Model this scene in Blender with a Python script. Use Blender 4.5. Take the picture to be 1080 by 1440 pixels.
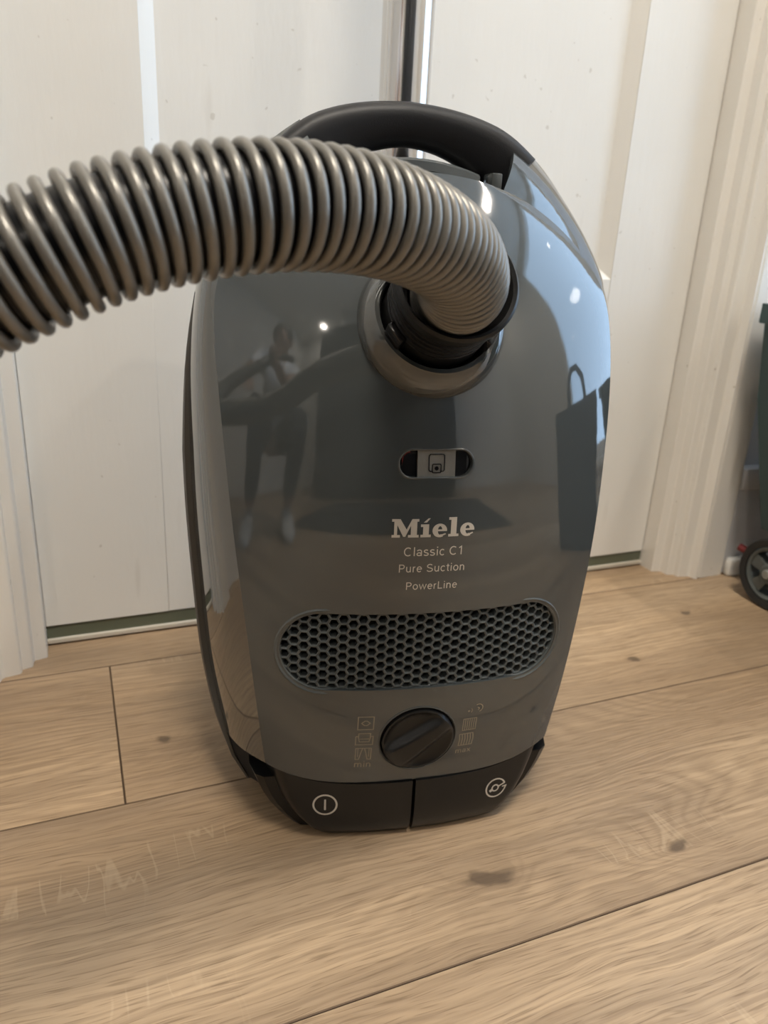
import bpy, bmesh, math, random
import numpy as np
from mathutils import Vector, Matrix
from mathutils.bvhtree import BVHTree

for o in list(bpy.data.objects):
    bpy.data.objects.remove(o)
SC = bpy.context.scene
COL = SC.collection
random.seed(4)

# ------------------------------------------------------------------ camera
F_PX, CX, CY, CAM_H = 1052.0, 540.0, 720.0, 0.377
_d = np.array([385 - CX, 3670 - CY, F_PX]); _d /= np.linalg.norm(_d)
_up = -_d
_x = np.array([3170 - CX, 481 - CY, F_PX]); _x /= np.linalg.norm(_x)
_x = _x - _x.dot(_up) * _up; _x /= np.linalg.norm(_x)
_y = np.cross(_up, _x)
CR = np.stack([_x, _y, _up])          # camera axes (right, down, forward) to the room's axes
cam_data = bpy.data.cameras.new('camera')
cam = bpy.data.objects.new('camera', cam_data)
COL.objects.link(cam)
cam.matrix_world = Matrix(((CR[0, 0], -CR[0, 1], -CR[0, 2], 0.0),
                           (CR[1, 0], -CR[1, 1], -CR[1, 2], 0.0),
                           (CR[2, 0], -CR[2, 1], -CR[2, 2], CAM_H),
                           (0, 0, 0, 1)))
cam_data.sensor_fit = 'VERTICAL'
cam_data.sensor_height = 36.0
cam_data.sensor_width = 27.0
cam_data.lens = F_PX / 1440.0 * 36.0
cam_data.clip_start = 0.01
cam_data.dof.use_dof = True
cam_data.dof.focus_distance = 0.42
cam_data.dof.aperture_fstop = 11.0
SC.camera = cam

# ------------------------------------------------------------------ world, lights, exposure
world = bpy.data.worlds.new('World'); SC.world = world
world.use_nodes = True
bg = world.node_tree.nodes['Background']
bg.inputs['Color'].default_value = (0.50, 0.72, 1.0, 1)
bg.inputs['Strength'].default_value = 4.3
SC.view_settings.view_transform = 'Standard'
SC.view_settings.look = 'None'
SC.view_settings.gamma = 1.0
SC.view_settings.use_curve_mapping = False
SC.view_settings.exposure = 0.33
SC.cycles.use_denoising = True
SC.cycles.max_bounces = 6
SC.cycles.use_adaptive_sampling = True
SC.cycles.adaptive_threshold = 0.02
SC.cycles.sample_clamp_indirect = 8.0

ROOM = dict(x0=-2.1, x1=1.85, y0=-1.9, yw=0.66, h=2.42)
WIN = dict(y0=-0.55, y1=0.63, z0=0.10, z1=2.38)       # window in the right wall
LAMPS = [(1.31, 0.24), (-1.33, -1.60), (1.31, -1.60)]
LAMP_W = 7.0
LAMP_COL = (1.0, 0.91, 0.79)
FILL_LAMP = (0.10, -0.28, 0.27, 30.0)              # x, y, radius, watts of the ceiling light added for soft fill

def portal():
    l = bpy.data.lights.new('window_daylight', 'AREA')
    l.shape = 'RECTANGLE'; l.size = WIN['y1'] - WIN['y0']; l.size_y = WIN['z1'] - WIN['z0']
    l.cycles.is_portal = True
    o = bpy.data.objects.new('window_daylight', l); COL.objects.link(o)
    o.location = (ROOM['x1'] + 0.10, (WIN['y0'] + WIN['y1']) / 2, (WIN['z0'] + WIN['z1']) / 2)
    o.rotation_euler = (0, math.radians(90), 0)
portal()

# ------------------------------------------------------------------ materials
def new_mat(name):
    m = bpy.data.materials.new(name); m.use_nodes = True
    nt = m.node_tree
    return m, nt, nt.nodes['Principled BSDF']

def nd(nt, t, **kw):
    n = nt.nodes.new(t)
    for k, v in kw.items():
        setattr(n, k, v)
    return n

def mat_plain(name, col, rough=0.5, metal=0.0, coat=0.0, bump=0.0, bscale=200.0, var=0.0, vscale=6.0, spec=0.5, **kw):
    m, nt, b = new_mat(name)
    b.inputs['Base Color'].default_value = (*col, 1)
    b.inputs['Roughness'].default_value = rough
    b.inputs['Metallic'].default_value = metal
    b.inputs['Coat Weight'].default_value = coat
    b.inputs['Coat Roughness'].default_value = 0.03
    b.inputs['Specular IOR Level'].default_value = spec
    for k, v in kw.items():
        b.inputs[k.replace('_', ' ')].default_value = v
    tc = nd(nt, 'ShaderNodeTexCoord')
    n = nd(nt, 'ShaderNodeTexNoise'); n.inputs['Scale'].default_value = vscale; n.inputs['Detail'].default_value = 4
    nt.links.new(tc.outputs['Object'], n.inputs['Vector'])
    mx = nd(nt, 'ShaderNodeMix', data_type='RGBA')
    mx.inputs['A'].default_value = (*[c * (1 - var) for c in col], 1)
    mx.inputs['B'].default_value = (*[min(1, c * (1 + var)) for c in col], 1)
    nt.links.new(n.outputs['Fac'], mx.inputs['Factor'])
    nt.links.new(mx.outputs['Result'], b.inputs['Base Color'])
    if bump:
        n2 = nd(nt, 'ShaderNodeTexNoise'); n2.inputs['Scale'].default_value = bscale; n2.inputs['Detail'].default_value = 3
        nt.links.new(tc.outputs['Object'], n2.inputs['Vector'])
        bp = nd(nt, 'ShaderNodeBump'); bp.inputs['Strength'].default_value = bump; bp.inputs['Distance'].default_value = 0.001
        nt.links.new(n2.outputs['Fac'], bp.inputs['Height'])
        nt.links.new(bp.outputs['Normal'], b.inputs['Normal'])
    return m

def mat_wood():
    m, nt, b = new_mat('oak_laminate')
    L = nt.links.new
    tc = nd(nt, 'ShaderNodeTexCoord'); oi = nd(nt, 'ShaderNodeObjectInfo')
    rnd = nd(nt, 'ShaderNodeVectorMath', operation='SCALE')
    cmb = nd(nt, 'ShaderNodeCombineXYZ')
    L(oi.outputs['Random'], cmb.inputs['X']); L(oi.outputs['Random'], cmb.inputs['Y'])
    L(cmb.outputs[0], rnd.inputs[0]); rnd.inputs['Scale'].default_value = 37.0
    add = nd(nt, 'ShaderNodeVectorMath', operation='ADD')
    L(tc.outputs['Object'], add.inputs[0]); L(rnd.outputs[0], add.inputs[1])
    wn = nd(nt, 'ShaderNodeTexNoise'); wn.inputs['Scale'].default_value = 1.0; wn.inputs['Detail'].default_value = 3.0
    wm = nd(nt, 'ShaderNodeMapping'); wm.inputs['Scale'].default_value = (4.0, 13.0, 1.0); L(add.outputs[0], wm.inputs[0]); L(wm.outputs[0], wn.inputs['Vector'])
    wv = nd(nt, 'ShaderNodeMath', operation='MULTIPLY_ADD'); L(wn.outputs['Fac'], wv.inputs[0]); wv.inputs[1].default_value = 0.030; wv.inputs[2].default_value = -0.015
    wc = nd(nt, 'ShaderNodeCombineXYZ'); L(wv.outputs[0], wc.inputs['Y'])
    add2 = nd(nt, 'ShaderNodeVectorMath', operation='ADD'); L(add.outputs[0], add2.inputs[0]); L(wc.outputs[0], add2.inputs[1])
    P = add2.outputs[0]

    def mapping(sc, src=P):
        mp = nd(nt, 'ShaderNodeMapping'); mp.inputs['Scale'].default_value = sc
        L(src, mp.inputs['Vector']); return mp.outputs[0]

    def noise(vec, scale, detail=3, rough=0.5, dist=0.0):
        n = nd(nt, 'ShaderNodeTexNoise'); n.inputs['Scale'].default_value = scale
        n.inputs['Detail'].default_value = detail; n.inputs['Roughness'].default_value = rough
        n.inputs['Distortion'].default_value = dist
        L(vec, n.inputs['Vector']); return n.outputs['Fac']

    def mth(op, a, b_=None, c=None):
        n = nd(nt, 'ShaderNodeMath', operation=op)
        for i, v in enumerate((a, b_, c)):
            if v is None: continue
            if isinstance(v, (int, float)): n.inputs[i].default_value = v
            else: L(v, n.inputs[i])
        return n.outputs[0]

    def ramp(fac, stops):
        r = nd(nt, 'ShaderNodeValToRGB')
        e = r.color_ramp.elements
        while len(e) < len(stops): e.new(0.5)
        for q, (p, c) in zip(e, stops):
            q.position = p; q.color = (*c, 1) if len(c) == 3 else c
        L(fac, r.inputs[0]); return r.outputs[0]

    def mixc(fac, a, c, bt='MIX'):
        n = nd(nt, 'ShaderNodeMix', data_type='RGBA', blend_type=bt)
        for k, v in (('Factor', fac), ('A', a), ('B', c)):
            if isinstance(v, (int, float)): n.inputs[k].default_value = v
            elif isinstance(v, tuple): n.inputs[k].default_value = (*v, 1)
            else: L(v, n.inputs[k])
        return n.outputs['Result']

    # knots: cells stretched along the board, only some of them kept
    vor = nd(nt, 'ShaderNodeTexVoronoi', voronoi_dimensions='2D'); vor.inputs['Scale'].default_value = 1.0
    warp = nd(nt, 'ShaderNodeTexNoise'); warp.inputs['Scale'].default_value = 22.0; warp.inputs['Detail'].default_value = 4.0; L(P, warp.inputs['Vector'])
    wsub = nd(nt, 'ShaderNodeVectorMath', operation='SUBTRACT'); L(warp.outputs['Color'], wsub.inputs[0]); wsub.inputs[1].default_value = (.5, .5, .5)
    wsc = nd(nt, 'ShaderNodeVectorMath', operation='MULTIPLY'); L(wsub.outputs[0], wsc.inputs[0]); wsc.inputs[1].default_value = (0.07, 0.03, 0)
    wad = nd(nt, 'ShaderNodeVectorMath', operation='ADD'); L(P, wad.inputs[0]); L(wsc.outputs[0], wad.inputs[1])
    kv = mapping((6.5, 11.0, 0.001), wad.outputs[0]); L(kv, vor.inputs['Vector'])
    sep = nd(nt, 'ShaderNodeSeparateColor'); L(vor.outputs['Color'], sep.inputs[0])
    keep = mth('GREATER_THAN', sep.outputs[0], 0.66)
    size = mth('MULTIPLY_ADD', sep.outputs[1], 0.075, 0.025)
    kd = mth('DIVIDE', vor.outputs['Distance'], size)                 # 1 at the knot's rim
    core = mth('MULTIPLY', mth('SUBTRACT', 1.0, mth('SMOOTH_MIN', kd, 1.0, 0.3)), keep)
    corec = mth('MAXIMUM', core, 0.0)
    halo = mth('MULTIPLY', mth('POWER', 2.718, mth('MULTIPLY', kd, -0.75)), keep)
    # growth rings: bands across the board, pushed aside by the knots
    sepv = nd(nt, 'ShaderNodeSeparateXYZ'); L(P, sepv.inputs[0])
    low = noise(mapping((1.7, 6.0, 1)), 1.0, 3, 0.45)
    cath = noise(mapping((2.6, 9.0, 1)), 1.0, 2, 0.4)
    lane = mth('ADD', mth('MULTIPLY', sepv.outputs['Y'], 900.0), mth('ADD', mth('MULTIPLY', cath, 190.0), mth('MULTIPLY', halo, 34.0)))
    rings = mth('MULTIPLY_ADD', mth('SINE', lane), 0.5, 0.5)
    rings = mth('POWER', rings, 1.8)
    rmask = ramp(noise(mapping((2.3, 7.0, 1.7)), 1.0, 2), [(0.40, (0.25, 0.25, 0.25)), (0.62, (1, 1, 1))])
    streak = noise(mapping((1.1, 26.0, 1)), 1.0, 6, 0.66, 0.2)
    fine = noise(mapping((7.0, 330.0, 1)), 1.0, 4, 0.65)
    pore = noise(mapping((38.0, 900.0, 1)), 1.0, 1, 0.5)
    base = ramp(low, [(0.30, (0.315, 0.226, 0.148)), (0.45, (0.440, 0.322, 0.214)), (0.58, (0.545, 0.408, 0.276)), (0.75, (0.63, 0.485, 0.338))])
    c = mixc(mth('MULTIPLY', ramp(streak, [(0.38, (1, 1, 1)), (0.60, (0, 0, 0))]), 0.50), base, (0.265, 0.198, 0.140))
    smud = ramp(noise(mapping((3.2, 11.0, 2.3)), 1.0, 4, 0.55), [(0.52, (0, 0, 0)), (0.72, (1, 1, 1))])
    c = mixc(mth('MULTIPLY', smud, 0.42), c, (0.255, 0.198, 0.148))
    c = mixc(mth('MULTIPLY', mth('MULTIPLY', rings, rmask), 0.42), c, (0.225, 0.160, 0.108))
    c = mixc(mth('MULTIPLY', ramp(fine, [(0.40, (1, 1, 1)), (0.56, (0, 0, 0))]), 0.46), c, (0.20, 0.14, 0.092))
    c = mixc(mth('MULTIPLY', ramp(pore, [(0.33, (1, 1, 1)), (0.43, (0, 0, 0))]), 0.45), c, (0.15, 0.10, 0.06))
    # pale flecks that curl across the grain
    fl = noise(mapping((62.0, 10.0, 1)), 1.0, 2, 0.4, 0.4)
    flc = mth('ABSOLUTE', mth('SUBTRACT', fl, 0.5))
    flm = ramp(flc, [(0.004, (1, 1, 1)), (0.020, (0, 0, 0))])
    flz = ramp(noise(mapping((4.0, 13.0, 3.1)), 1.0, 2), [(0.63, (0, 0, 0)), (0.67, (1, 1, 1))])
    c = mixc(mth('MULTIPLY', mth('MULTIPLY', flm, flz), 0.17), c, (0.74, 0.60, 0.43))
    # knots: dark heart, brown halo
    c = mixc(mth('MINIMUM', mth('MULTIPLY', halo, 0.55), 0.55), c, (0.24, 0.170, 0.112))
    c = mixc(mth('MINIMUM', mth('MULTIPLY', corec, 1.6), 0.75), c, (0.085, 0.060, 0.042))
    tone = nd(nt, 'ShaderNodeHueSaturation')
    L(c, tone.inputs['Color'])
    L(mth('MULTIPLY_ADD', oi.outputs['Random'], 0.16, 0.92), tone.inputs['Value'])
    tone.inputs['Saturation'].default_value = 1.12
    L(tone.outputs[0], b.inputs['Base Color'])
    L(mth('MULTIPLY_ADD', streak, 0.16, 0.34), b.inputs['Roughness'])
    b.inputs['Specular IOR Level'].default_value = 0.4
    bp = nd(nt, 'ShaderNodeBump'); bp.inputs['Strength'].default_value = 0.22; bp.inputs['Distance'].default_value = 0.0006
    L(mth('ADD', fine, mth('MULTIPLY', pore, 0.6)), bp.inputs['Height'])
    L(bp.outputs[0], b.inputs['Normal'])
    return m

def mat_paint(name, col, rough=0.35, dirt=0.25, dirtcol=(0.42, 0.37, 0.30), scuff=True):
    """Brushed gloss paint with a few small dents, scuffs and specks."""
    m, nt, b = new_mat(name)
    L = nt.links.new
    tc = nd(nt, 'ShaderNodeTexCoord')
    def noise(sc, scale, det=3):
        mp = nd(nt, 'ShaderNodeMapping'); mp.inputs['Scale'].default_value = sc
        L(tc.outputs['Object'], mp.inputs[0])
        n = nd(nt, 'ShaderNodeTexNoise'); n.inputs['Scale'].default_value = scale; n.inputs['Detail'].default_value = det
        L(mp.outputs[0], n.inputs['Vector']); return n.outputs['Fac']
    def ramp(f, a, c):
        r = nd(nt, 'ShaderNodeMapRange'); r.inputs['From Min'].default_value = a; r.inputs['From Max'].default_value = c
        L(f, r.inputs['Value']); return r.outputs[0]
    def mix(f, a, c):
        n = nd(nt, 'ShaderNodeMix', data_type='RGBA'); L(f, n.inputs['Factor'])
        if isinstance(a, tuple): n.inputs['A'].default_value = (*a, 1)
        else: L(a, n.inputs['A'])
        n.inputs['B'].default_value = (*c, 1); return n.outputs['Result']
    c = mix(ramp(noise((1, 1, 1), 7.0), 0.35, 0.7), col, tuple(x * 0.965 for x in col))
    if scuff:
        sp = noise((1, 1, 1), 130.0, 1)
        mm = nd(nt, 'ShaderNodeMath', operation='MULTIPLY'); L(ramp(sp, 0.76, 0.80), mm.inputs[0]); mm.inputs[1].default_value = dirt * 1.5
        c = mix(mm.outputs[0], c, dirtcol)
        sc = noise((1.0, 1.0, 0.12), 38.0, 2)
        mm = nd(nt, 'ShaderNodeMath', operation='MULTIPLY'); L(ramp(sc, 0.72, 0.82), mm.inputs[0]); mm.inputs[1].default_value = dirt
        c = mix(mm.outputs[0], c, dirtcol)
    L(c, b.inputs['Base Color'])
    b.inputs['Roughness'].default_value = rough
    bp = nd(nt, 'ShaderNodeBump'); bp.inputs['Strength'].default_value = 0.12; bp.inputs['Distance'].default_value = 0.002
    n = noise((1.0, 1.0, 0.25), 120.0, 3)
    ad = nd(nt, 'ShaderNodeMath', operation='MULTIPLY_ADD'); L(noise((1, 1, 1), 14.0, 2), ad.inputs[0]); ad.inputs[1].default_value = 2.0; L(n, ad.inputs[2])
    L(ad.outputs[0], bp.inputs['Height'])
    L(bp.outputs[0], b.inputs['Normal'])
    return m

M = {}
M['wood'] = mat_wood()
M['subfloor'] = mat_plain('joint_dark_groove', (0.15, 0.10, 0.062), 0.9, var=0.2)  # dark painted groove of the plank joints, and the slab below
M['door'] = mat_paint('door_white_paint', (0.80, 0.785, 0.74), 0.33)
M['casing'] = mat_paint('casing_cream_paint', (0.80, 0.765, 0.70), 0.38, dirt=0.4)
M['wall'] = mat_paint('wall_white_paint', (0.74, 0.73, 0.70), 0.6, scuff=False)
M['wall_shaded'] = mat_paint('wall_shaded_paint', (0.60, 0.60, 0.61), 0.6, scuff=False)  # greyer copy of the wall paint: shade right of the casing put into colour
M['ceiling'] = mat_paint('ceiling_paint', (0.84, 0.82, 0.78), 0.7, scuff=False)
M['green'] = mat_paint('threshold_green_paint', (0.118, 0.132, 0.090), 0.4, dirt=0.3)
M['strip'] = mat_paint('threshold_pale_strip', (0.60, 0.55, 0.46), 0.5, dirt=0.5)
M['hood'] = mat_plain('graphite_gloss_plastic', (0.050, 0.056, 0.056), 0.06, coat=0.5, var=0.02, spec=0.6)
M['hood_side'] = mat_plain('graphite_satin_plastic', (0.060, 0.066, 0.066), 0.22, var=0.02)
M['bumper'] = mat_plain('bumper_dark_grey', (0.052, 0.047, 0.040), 0.5, bump=0.15, bscale=900, var=0.06)
M['chassis'] = mat_plain('chassis_dark_plastic', (0.030, 0.030, 0.030), 0.45, bump=0.15, bscale=900, var=0.05)
M['black'] = mat_plain('black_satin_plastic', (0.008, 0.008, 0.008), 0.34, spec=0.38, bump=0.08, bscale=1500, var=0.05)
M['grip'] = mat_plain('black_soft_grip', (0.006, 0.006, 0.007), 0.45, spec=0.3, bump=0.10, bscale=1500, var=0.05)
M['blackgloss'] = mat_plain('black_gloss_plastic', (0.008, 0.008, 0.009), 0.16, var=0.05)
M['void'] = mat_plain('dark_interior', (0.004, 0.004, 0.004), 0.8, var=0.1)
M['grille'] = mat_plain('grille_grey_plastic', (0.070, 0.078, 0.078), 0.24, var=0.03)
M['print'] = mat_plain('printed_pale_ink', (0.50, 0.46, 0.40), 0.4, var=0.03)
M['print_dim'] = mat_plain('printed_bronze_ink', (0.26, 0.225, 0.165), 0.4, var=0.03)
M['slider'] = mat_plain('slider_grey', (0.17, 0.165, 0.15), 0.4, var=0.15, vscale=90, bump=0.2, bscale=300)
M['red'] = mat_plain('red_plastic', (0.15, 0.012, 0.012), 0.35, var=0.1)
M['collar'] = mat_plain('collar_glossy_grey', (0.075, 0.078, 0.075), 0.05, metal=0.35, coat=0.9, var=0.1, bump=0.25, bscale=45)
M['ridge'] = mat_plain('hose_taupe_ridge', (0.185, 0.174, 0.152), 0.32, metal=0.35, var=0.05, spec=0.6)
M['core'] = mat_plain('hose_black_core', (0.004, 0.004, 0.005), 0.30, var=0.05, spec=0.25)
M['steel'] = mat_plain('polished_steel', (0.62, 0.60, 0.58), 0.14, metal=1.0, var=0.02)
M['cart'] = mat_plain('dark_green_plastic', (0.030, 0.062, 0.062), 0.42, bump=0.1, bscale=600, var=0.08)
M['tyre'] = mat_plain('black_tyre', (0.016, 0.016, 0.016), 0.6, bump=0.2, bscale=500, var=0.1)
M['rim'] = mat_plain('grey_wheel_plastic', (0.085, 0.095, 0.090), 0.45, var=0.08)
M['hubcap'] = mat_plain('hub_bolt', (0.26, 0.26, 0.24), 0.4, metal=0.3, var=0.1)

# ------------------------------------------------------------------ helpers
def link(name, me, mat=None, parent=None):
    o = bpy.data.objects.new(name, me); COL.objects.link(o)
    if mat is not None and len(me.materials) == 0: me.materials.append(mat)
    if parent is not None: o.parent = parent
    return o

def from_bm(name, bm, mat, parent=None, smooth=None):
    me = bpy.data.meshes.new(name)
    bmesh.ops.recalc_face_normals(bm, faces=bm.faces[:])
    if smooth is not None:
        for f in bm.faces: f.smooth = True
        for e in bm.edges:
            if len(e.link_faces) == 2 and e.calc_face_angle(0) > smooth: e.smooth = False
    bm.to_mesh(me); bm.free()
    return link(name, me, mat, parent)

def tag(o, label=None, cat=None, group=None, kind=None):
    if label: o['label'] = label
    if cat: o['category'] = cat
    if group: o['group'] = group
    if kind: o['kind'] = kind
    return o

def empty(name, loc=(0, 0, 0), rz=0.0):
    o = bpy.data.objects.new(name, None); COL.objects.link(o)
    o.location = loc; o.rotation_euler = (0, 0, rz); o.empty_display_size = 0.05
    return o

def add_box(bm, a, b, bevel=0.0, seg=1):
    vs = bmesh.ops.create_cube(bm, size=1.0)['verts']
    for v in vs:
        v.co = Vector(((a[i] + b[i]) / 2 + v.co[i] * (b[i] - a[i]) for i in range(3)))
    if bevel:
        es = {e for v in vs for e in v.link_edges}
        bmesh.ops.bevel(bm, geom=list(es), offset=bevel, segments=seg, affect='EDGES', profile=0.5)

def box(name, a, b, mat, parent=None, bevel=0.0, seg=2):
    bm = bmesh.new(); add_box(bm, a, b, bevel, seg)
    return from_bm(name, bm, mat, parent, smooth=0.7 if bevel else None)

def prism(name, pts, z0, z1, mat, parent=None, smooth=None, bev=0.0):
    """pts: closed outline in x, y; extruded upwards."""
    bm = bmesh.new()
    lo = [bm.verts.new((x, y, z0)) for x, y in pts]; hi = [bm.verts.new((x, y, z1)) for x, y in pts]
    n = len(pts)
    bm.faces.new(lo[::-1]); bm.faces.new(hi)
    for i in range(n):
        bm.faces.new((lo[i], lo[(i + 1) % n], hi[(i + 1) % n], hi[i]))
    if bev:
        es = [e for e in bm.edges if abs(e.verts[0].co.z - e.verts[1].co.z) > 1e-4]
        bmesh.ops.bevel(bm, geom=es, offset=bev, segments=2, affect='EDGES')
    return from_bm(name, bm, mat, parent, smooth)

def frame_from(axis, hint=(0, 0, 1)):
    a = Vector(axis).normalized(); h = Vector(hint)
    u = h.cross(a)
    if u.length < 1e-5: u = Vector((1, 0, 0)).cross(a)
    u.normalize(); v = a.cross(u).normalized()
    return a, u, v

def add_lathe(bm, prof, n, center=(0, 0, 0), axis=(0, 0, 1), close=True):
    """prof: list of (radius, height along axis)."""
    a, u, v = frame_from(axis); c = Vector(center)
    rings = []
    for r, h in prof:
        if r < 1e-6:
            rings.append([bm.verts.new(c + a * h)])
        else:
            rings.append([bm.verts.new(c + a * h + (u * math.cos(2 * math.pi * k / n) + v * math.sin(2 * math.pi * k / n)) * r) for k in range(n)])
    for A, B in zip(rings[:-1], rings[1:]):
        for k in range(n):
            k2 = (k + 1) % n
            if len(A) == 1 and len(B) == 1: continue
            if len(A) == 1: bm.faces.new((A[0], B[k], B[k2]))
            elif len(B) == 1: bm.faces.new((A[k], B[0], A[k2]))
            else: bm.faces.new((A[k], B[k], B[k2], A[k2]))

def lathe(name, prof, n, center, axis, mat, parent=None, smooth=0.6):
    bm = bmesh.new(); add_lathe(bm, prof, n, center, axis)
    return from_bm(name, bm, mat, parent, smooth)

def spline(ts, vs, q):
    """natural cubic spline through the control points, sampled at q"""
    ts = np.asarray(ts, float); vs = np.asarray(vs, float); q = np.asarray(q, float)
    n = len(ts); hh = np.diff(ts)
    A = np.eye(n); r = np.zeros(n)
    for i in range(1, n - 1):
        A[i, i - 1] = hh[i - 1]; A[i, i] = 2 * (hh[i - 1] + hh[i]); A[i, i + 1] = hh[i]
        r[i] = 3 * ((vs[i + 1] - vs[i]) / hh[i] - (vs[i] - vs[i - 1]) / hh[i - 1])
    c = np.linalg.solve(A, r)
    b = np.diff(vs) / hh - hh * (2 * c[:-1] + c[1:]) / 3
    dd = np.diff(c) / (3 * hh)
    k = np.clip(np.searchsorted(ts, q) - 1, 0, n - 2); x = q - ts[k]
    return vs[k] + b[k] * x + c[k] * x ** 2 + dd[k] * x ** 3

def sweep(bm, path, section, closed_section=True, caps=True, hint=(0, 0, 1), scales=None):
    """section: list of (u, v) offsets placed on a frame along the path"""
    path = [Vector(p) for p in path]; rings = []
    n = len(path)
    a0, u, v = frame_from(path[1] - path[0], hint)
    for i, p in enumerate(path):
        t = (path[min(i + 1, n - 1)] - path[max(i - 1, 0)]).normalized()
        u = (u - t * u.dot(t)).normalized(); v = t.cross(u).normalized()
        s = scales[i] if scales else 1.0
        if isinstance(s, (int, float)): s = (s, s)
        rings.append([bm.verts.new(p + u * a * s[0] + v * b * s[1]) for a, b in section])
    m = len(section)
    for A, B in zip(rings[:-1], rings[1:]):
        for k in range(m if closed_section else m - 1):
            bm.faces.new((A[k], A[(k + 1) % m], B[(k + 1) % m], B[k]))
    if caps and closed_section:
        bm.faces.new(rings[0][::-1]); bm.faces.new(rings[-1])
    return rings

def circle(r, n, e=1.0, ry=None):
    ry = ry if ry is not None else r
    out = []
    for k in range(n):
        c, s = math.cos(2 * math.pi * k / n), math.sin(2 * math.pi * k / n)
        out.append((r * math.copysign(abs(c) ** e, c), ry * math.copysign(abs(s) ** e, s)))
    return out

# ------------------------------------------------------------------ the room
X0, X1, Y0R, YW, RH = ROOM['x0'], ROOM['x1'], ROOM['y0'], ROOM['yw'], ROOM['h']
DX0, DX1, DOOR_H = -0.043, 0.667, 2.03

floor_o = tag(box('floor', (X0 - 0.1, Y0R - 0.1, -0.06), (X1 + 0.1, 0.9, -0.008), M['subfloor']), kind='structure')
PW, PL, GAP = 0.1905, 1.285, 0.0005
def plank_mesh(length, width):
    bm = bmesh.new()
    add_box(bm, (-length / 2, -width / 2, -0.008), (length / 2, width / 2, 0.0))
    es = [e for e in bm.edges if all(v.co.z > -0.001 for v in e.verts)]
    bmesh.ops.bevel(bm, geom=es, offset=0.0006, segments=1, affect='EDGES')
    for f in bm.faces:
        f.normal_update()
        if f.normal.z < 0.95: f.material_index = 1
    me = bpy.data.meshes.new('plank'); bm.to_mesh(me); bm.free(); me.materials.append(M['wood']); me.materials.append(M['subfloor'])
    return me
full = plank_mesh(PL - GAP, PW - GAP)
row_starts = {0: 0.40, 1: 0.0095, 2: -0.62, 3: 0.93, 4: 0.22, 5: -0.31, 6: 0.66, 7: 0.05}
r = 0; y_hi = 0.8355
while y_hi > Y0R:
    y_lo = y_hi - PW
    s = row_starts.get(r % 8)
    x = s - PL * math.ceil((s - X0) / PL)
    while x < X1:
        a, b = max(x, X0), min(x + PL, X1)
        if b - a > 0.02:
            me = full if (b - a) > PL - 1e-4 else plank_mesh(b - a - GAP, PW - GAP)
            p = link('plank', me, None, floor_o); p.location = ((a + b) / 2, (y_lo + y_hi) / 2, 0.0)
        x += PL
    y_hi = y_lo; r += 1

def wall(name, a, b, mat): return tag(box(name, a, b, mat), kind='structure')
wb = tag(empty('wall_back'), kind='structure')
box('wall_section', (X0, YW, 0), (-0.135, YW + 0.12, RH), M['wall'], wb)
box('wall_section', (0.745, YW, 0), (X1, YW + 0.12, RH), M['wall_shaded'], wb)
box('wall_section', (-0.135, YW, DOOR_H + 0.08), (0.745, YW + 0.12, RH), M['wall'], wb)
box('wall_section', (-0.135, YW + 0.115, 0), (0.745, YW + 0.16, DOOR_H + 0.1), M['wall'], wb)  # added behind the door, unseen: blocks sky light leaking past it
wall('wall_left', (X0 - 0.1, Y0R - 0.1, 0), (X0, YW + 0.12, RH), M['wall'])
wall('wall_front', (X0, Y0R - 0.1, 0), (X1, Y0R, RH), M['wall'])
wr = tag(empty('wall_right'), kind='structure')
box('wall_section', (X1, Y0R - 0.1, 0), (X1 + 0.14, WIN['y0'], RH), M['wall'], wr)
box('wall_section', (X1, WIN['y1'], 0), (X1 + 0.14, YW + 0.12, RH), M['wall'], wr)
box('wall_section', (X1, WIN['y0'], 0), (X1 + 0.14, WIN['y1'], WIN['z0']), M['wall'], wr)
box('wall_section', (X1, WIN['y0'], WIN['z1']), (X1 + 0.14, WIN['y1'], RH), M['wall'], wr)
wall('ceiling', (X0 - 0.1, Y0R - 0.1, RH), (X1 + 0.14, YW + 0.12, RH + 0.08), M['ceiling'])

# window
def mat_pane():
    m, nt, b = new_mat('window_glass')
    nt.nodes.remove(b)
    out = nt.nodes['Material Output']
    t = nd(nt, 'ShaderNodeBsdfTransparent'); g = nd(nt, 'ShaderNodeBsdfGlossy'); g.inputs['Roughness'].default_value = 0.02
    n = nd(nt, 'ShaderNodeTexNoise'); n.inputs['Scale'].default_value = 2.0
    mr = nd(nt, 'ShaderNodeMapRange'); mr.inputs['To Min'].default_value = 0.05; mr.inputs['To Max'].default_value = 0.08
    nt.links.new(n.outputs['Fac'], mr.inputs['Value'])
    mx = nd(nt, 'ShaderNodeMixShader'); nt.links.new(mr.outputs[0], mx.inputs['Fac'])
    nt.links.new(t.outputs[0], mx.inputs[1]); nt.links.new(g.outputs[0], mx.inputs[2])
    nt.links.new(mx.outputs[0], out.inputs['Surface'])
    return m
M['pane'] = mat_pane()
wn = tag(empty('window_1', (X1, 0, 0)), kind='structure')
bm = bmesh.new()
wy0, wy1, wz0, wz1 = WIN['y0'], WIN['y1'], WIN['z0'], WIN['z1']
for a, b in (((0.02, wy0, wz0), (0.09, wy0 + 0.06, wz1)), ((0.02, wy1 - 0.06, wz0), (0.09, wy1, wz1)),
             ((0.02, wy0, wz0), (0.09, wy1, wz0 + 0.06)), ((0.02, wy0, wz1 - 0.06), (0.09, wy1, wz1))):
    add_box(bm, a, b)
from_bm('window_frame', bm, M['door'], wn)
box('pane', (0.05, wy0 + 0.05, wz0 + 0.05), (0.054, wy1 - 0.05, wz1 - 0.05), M['pane'], wn)
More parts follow.
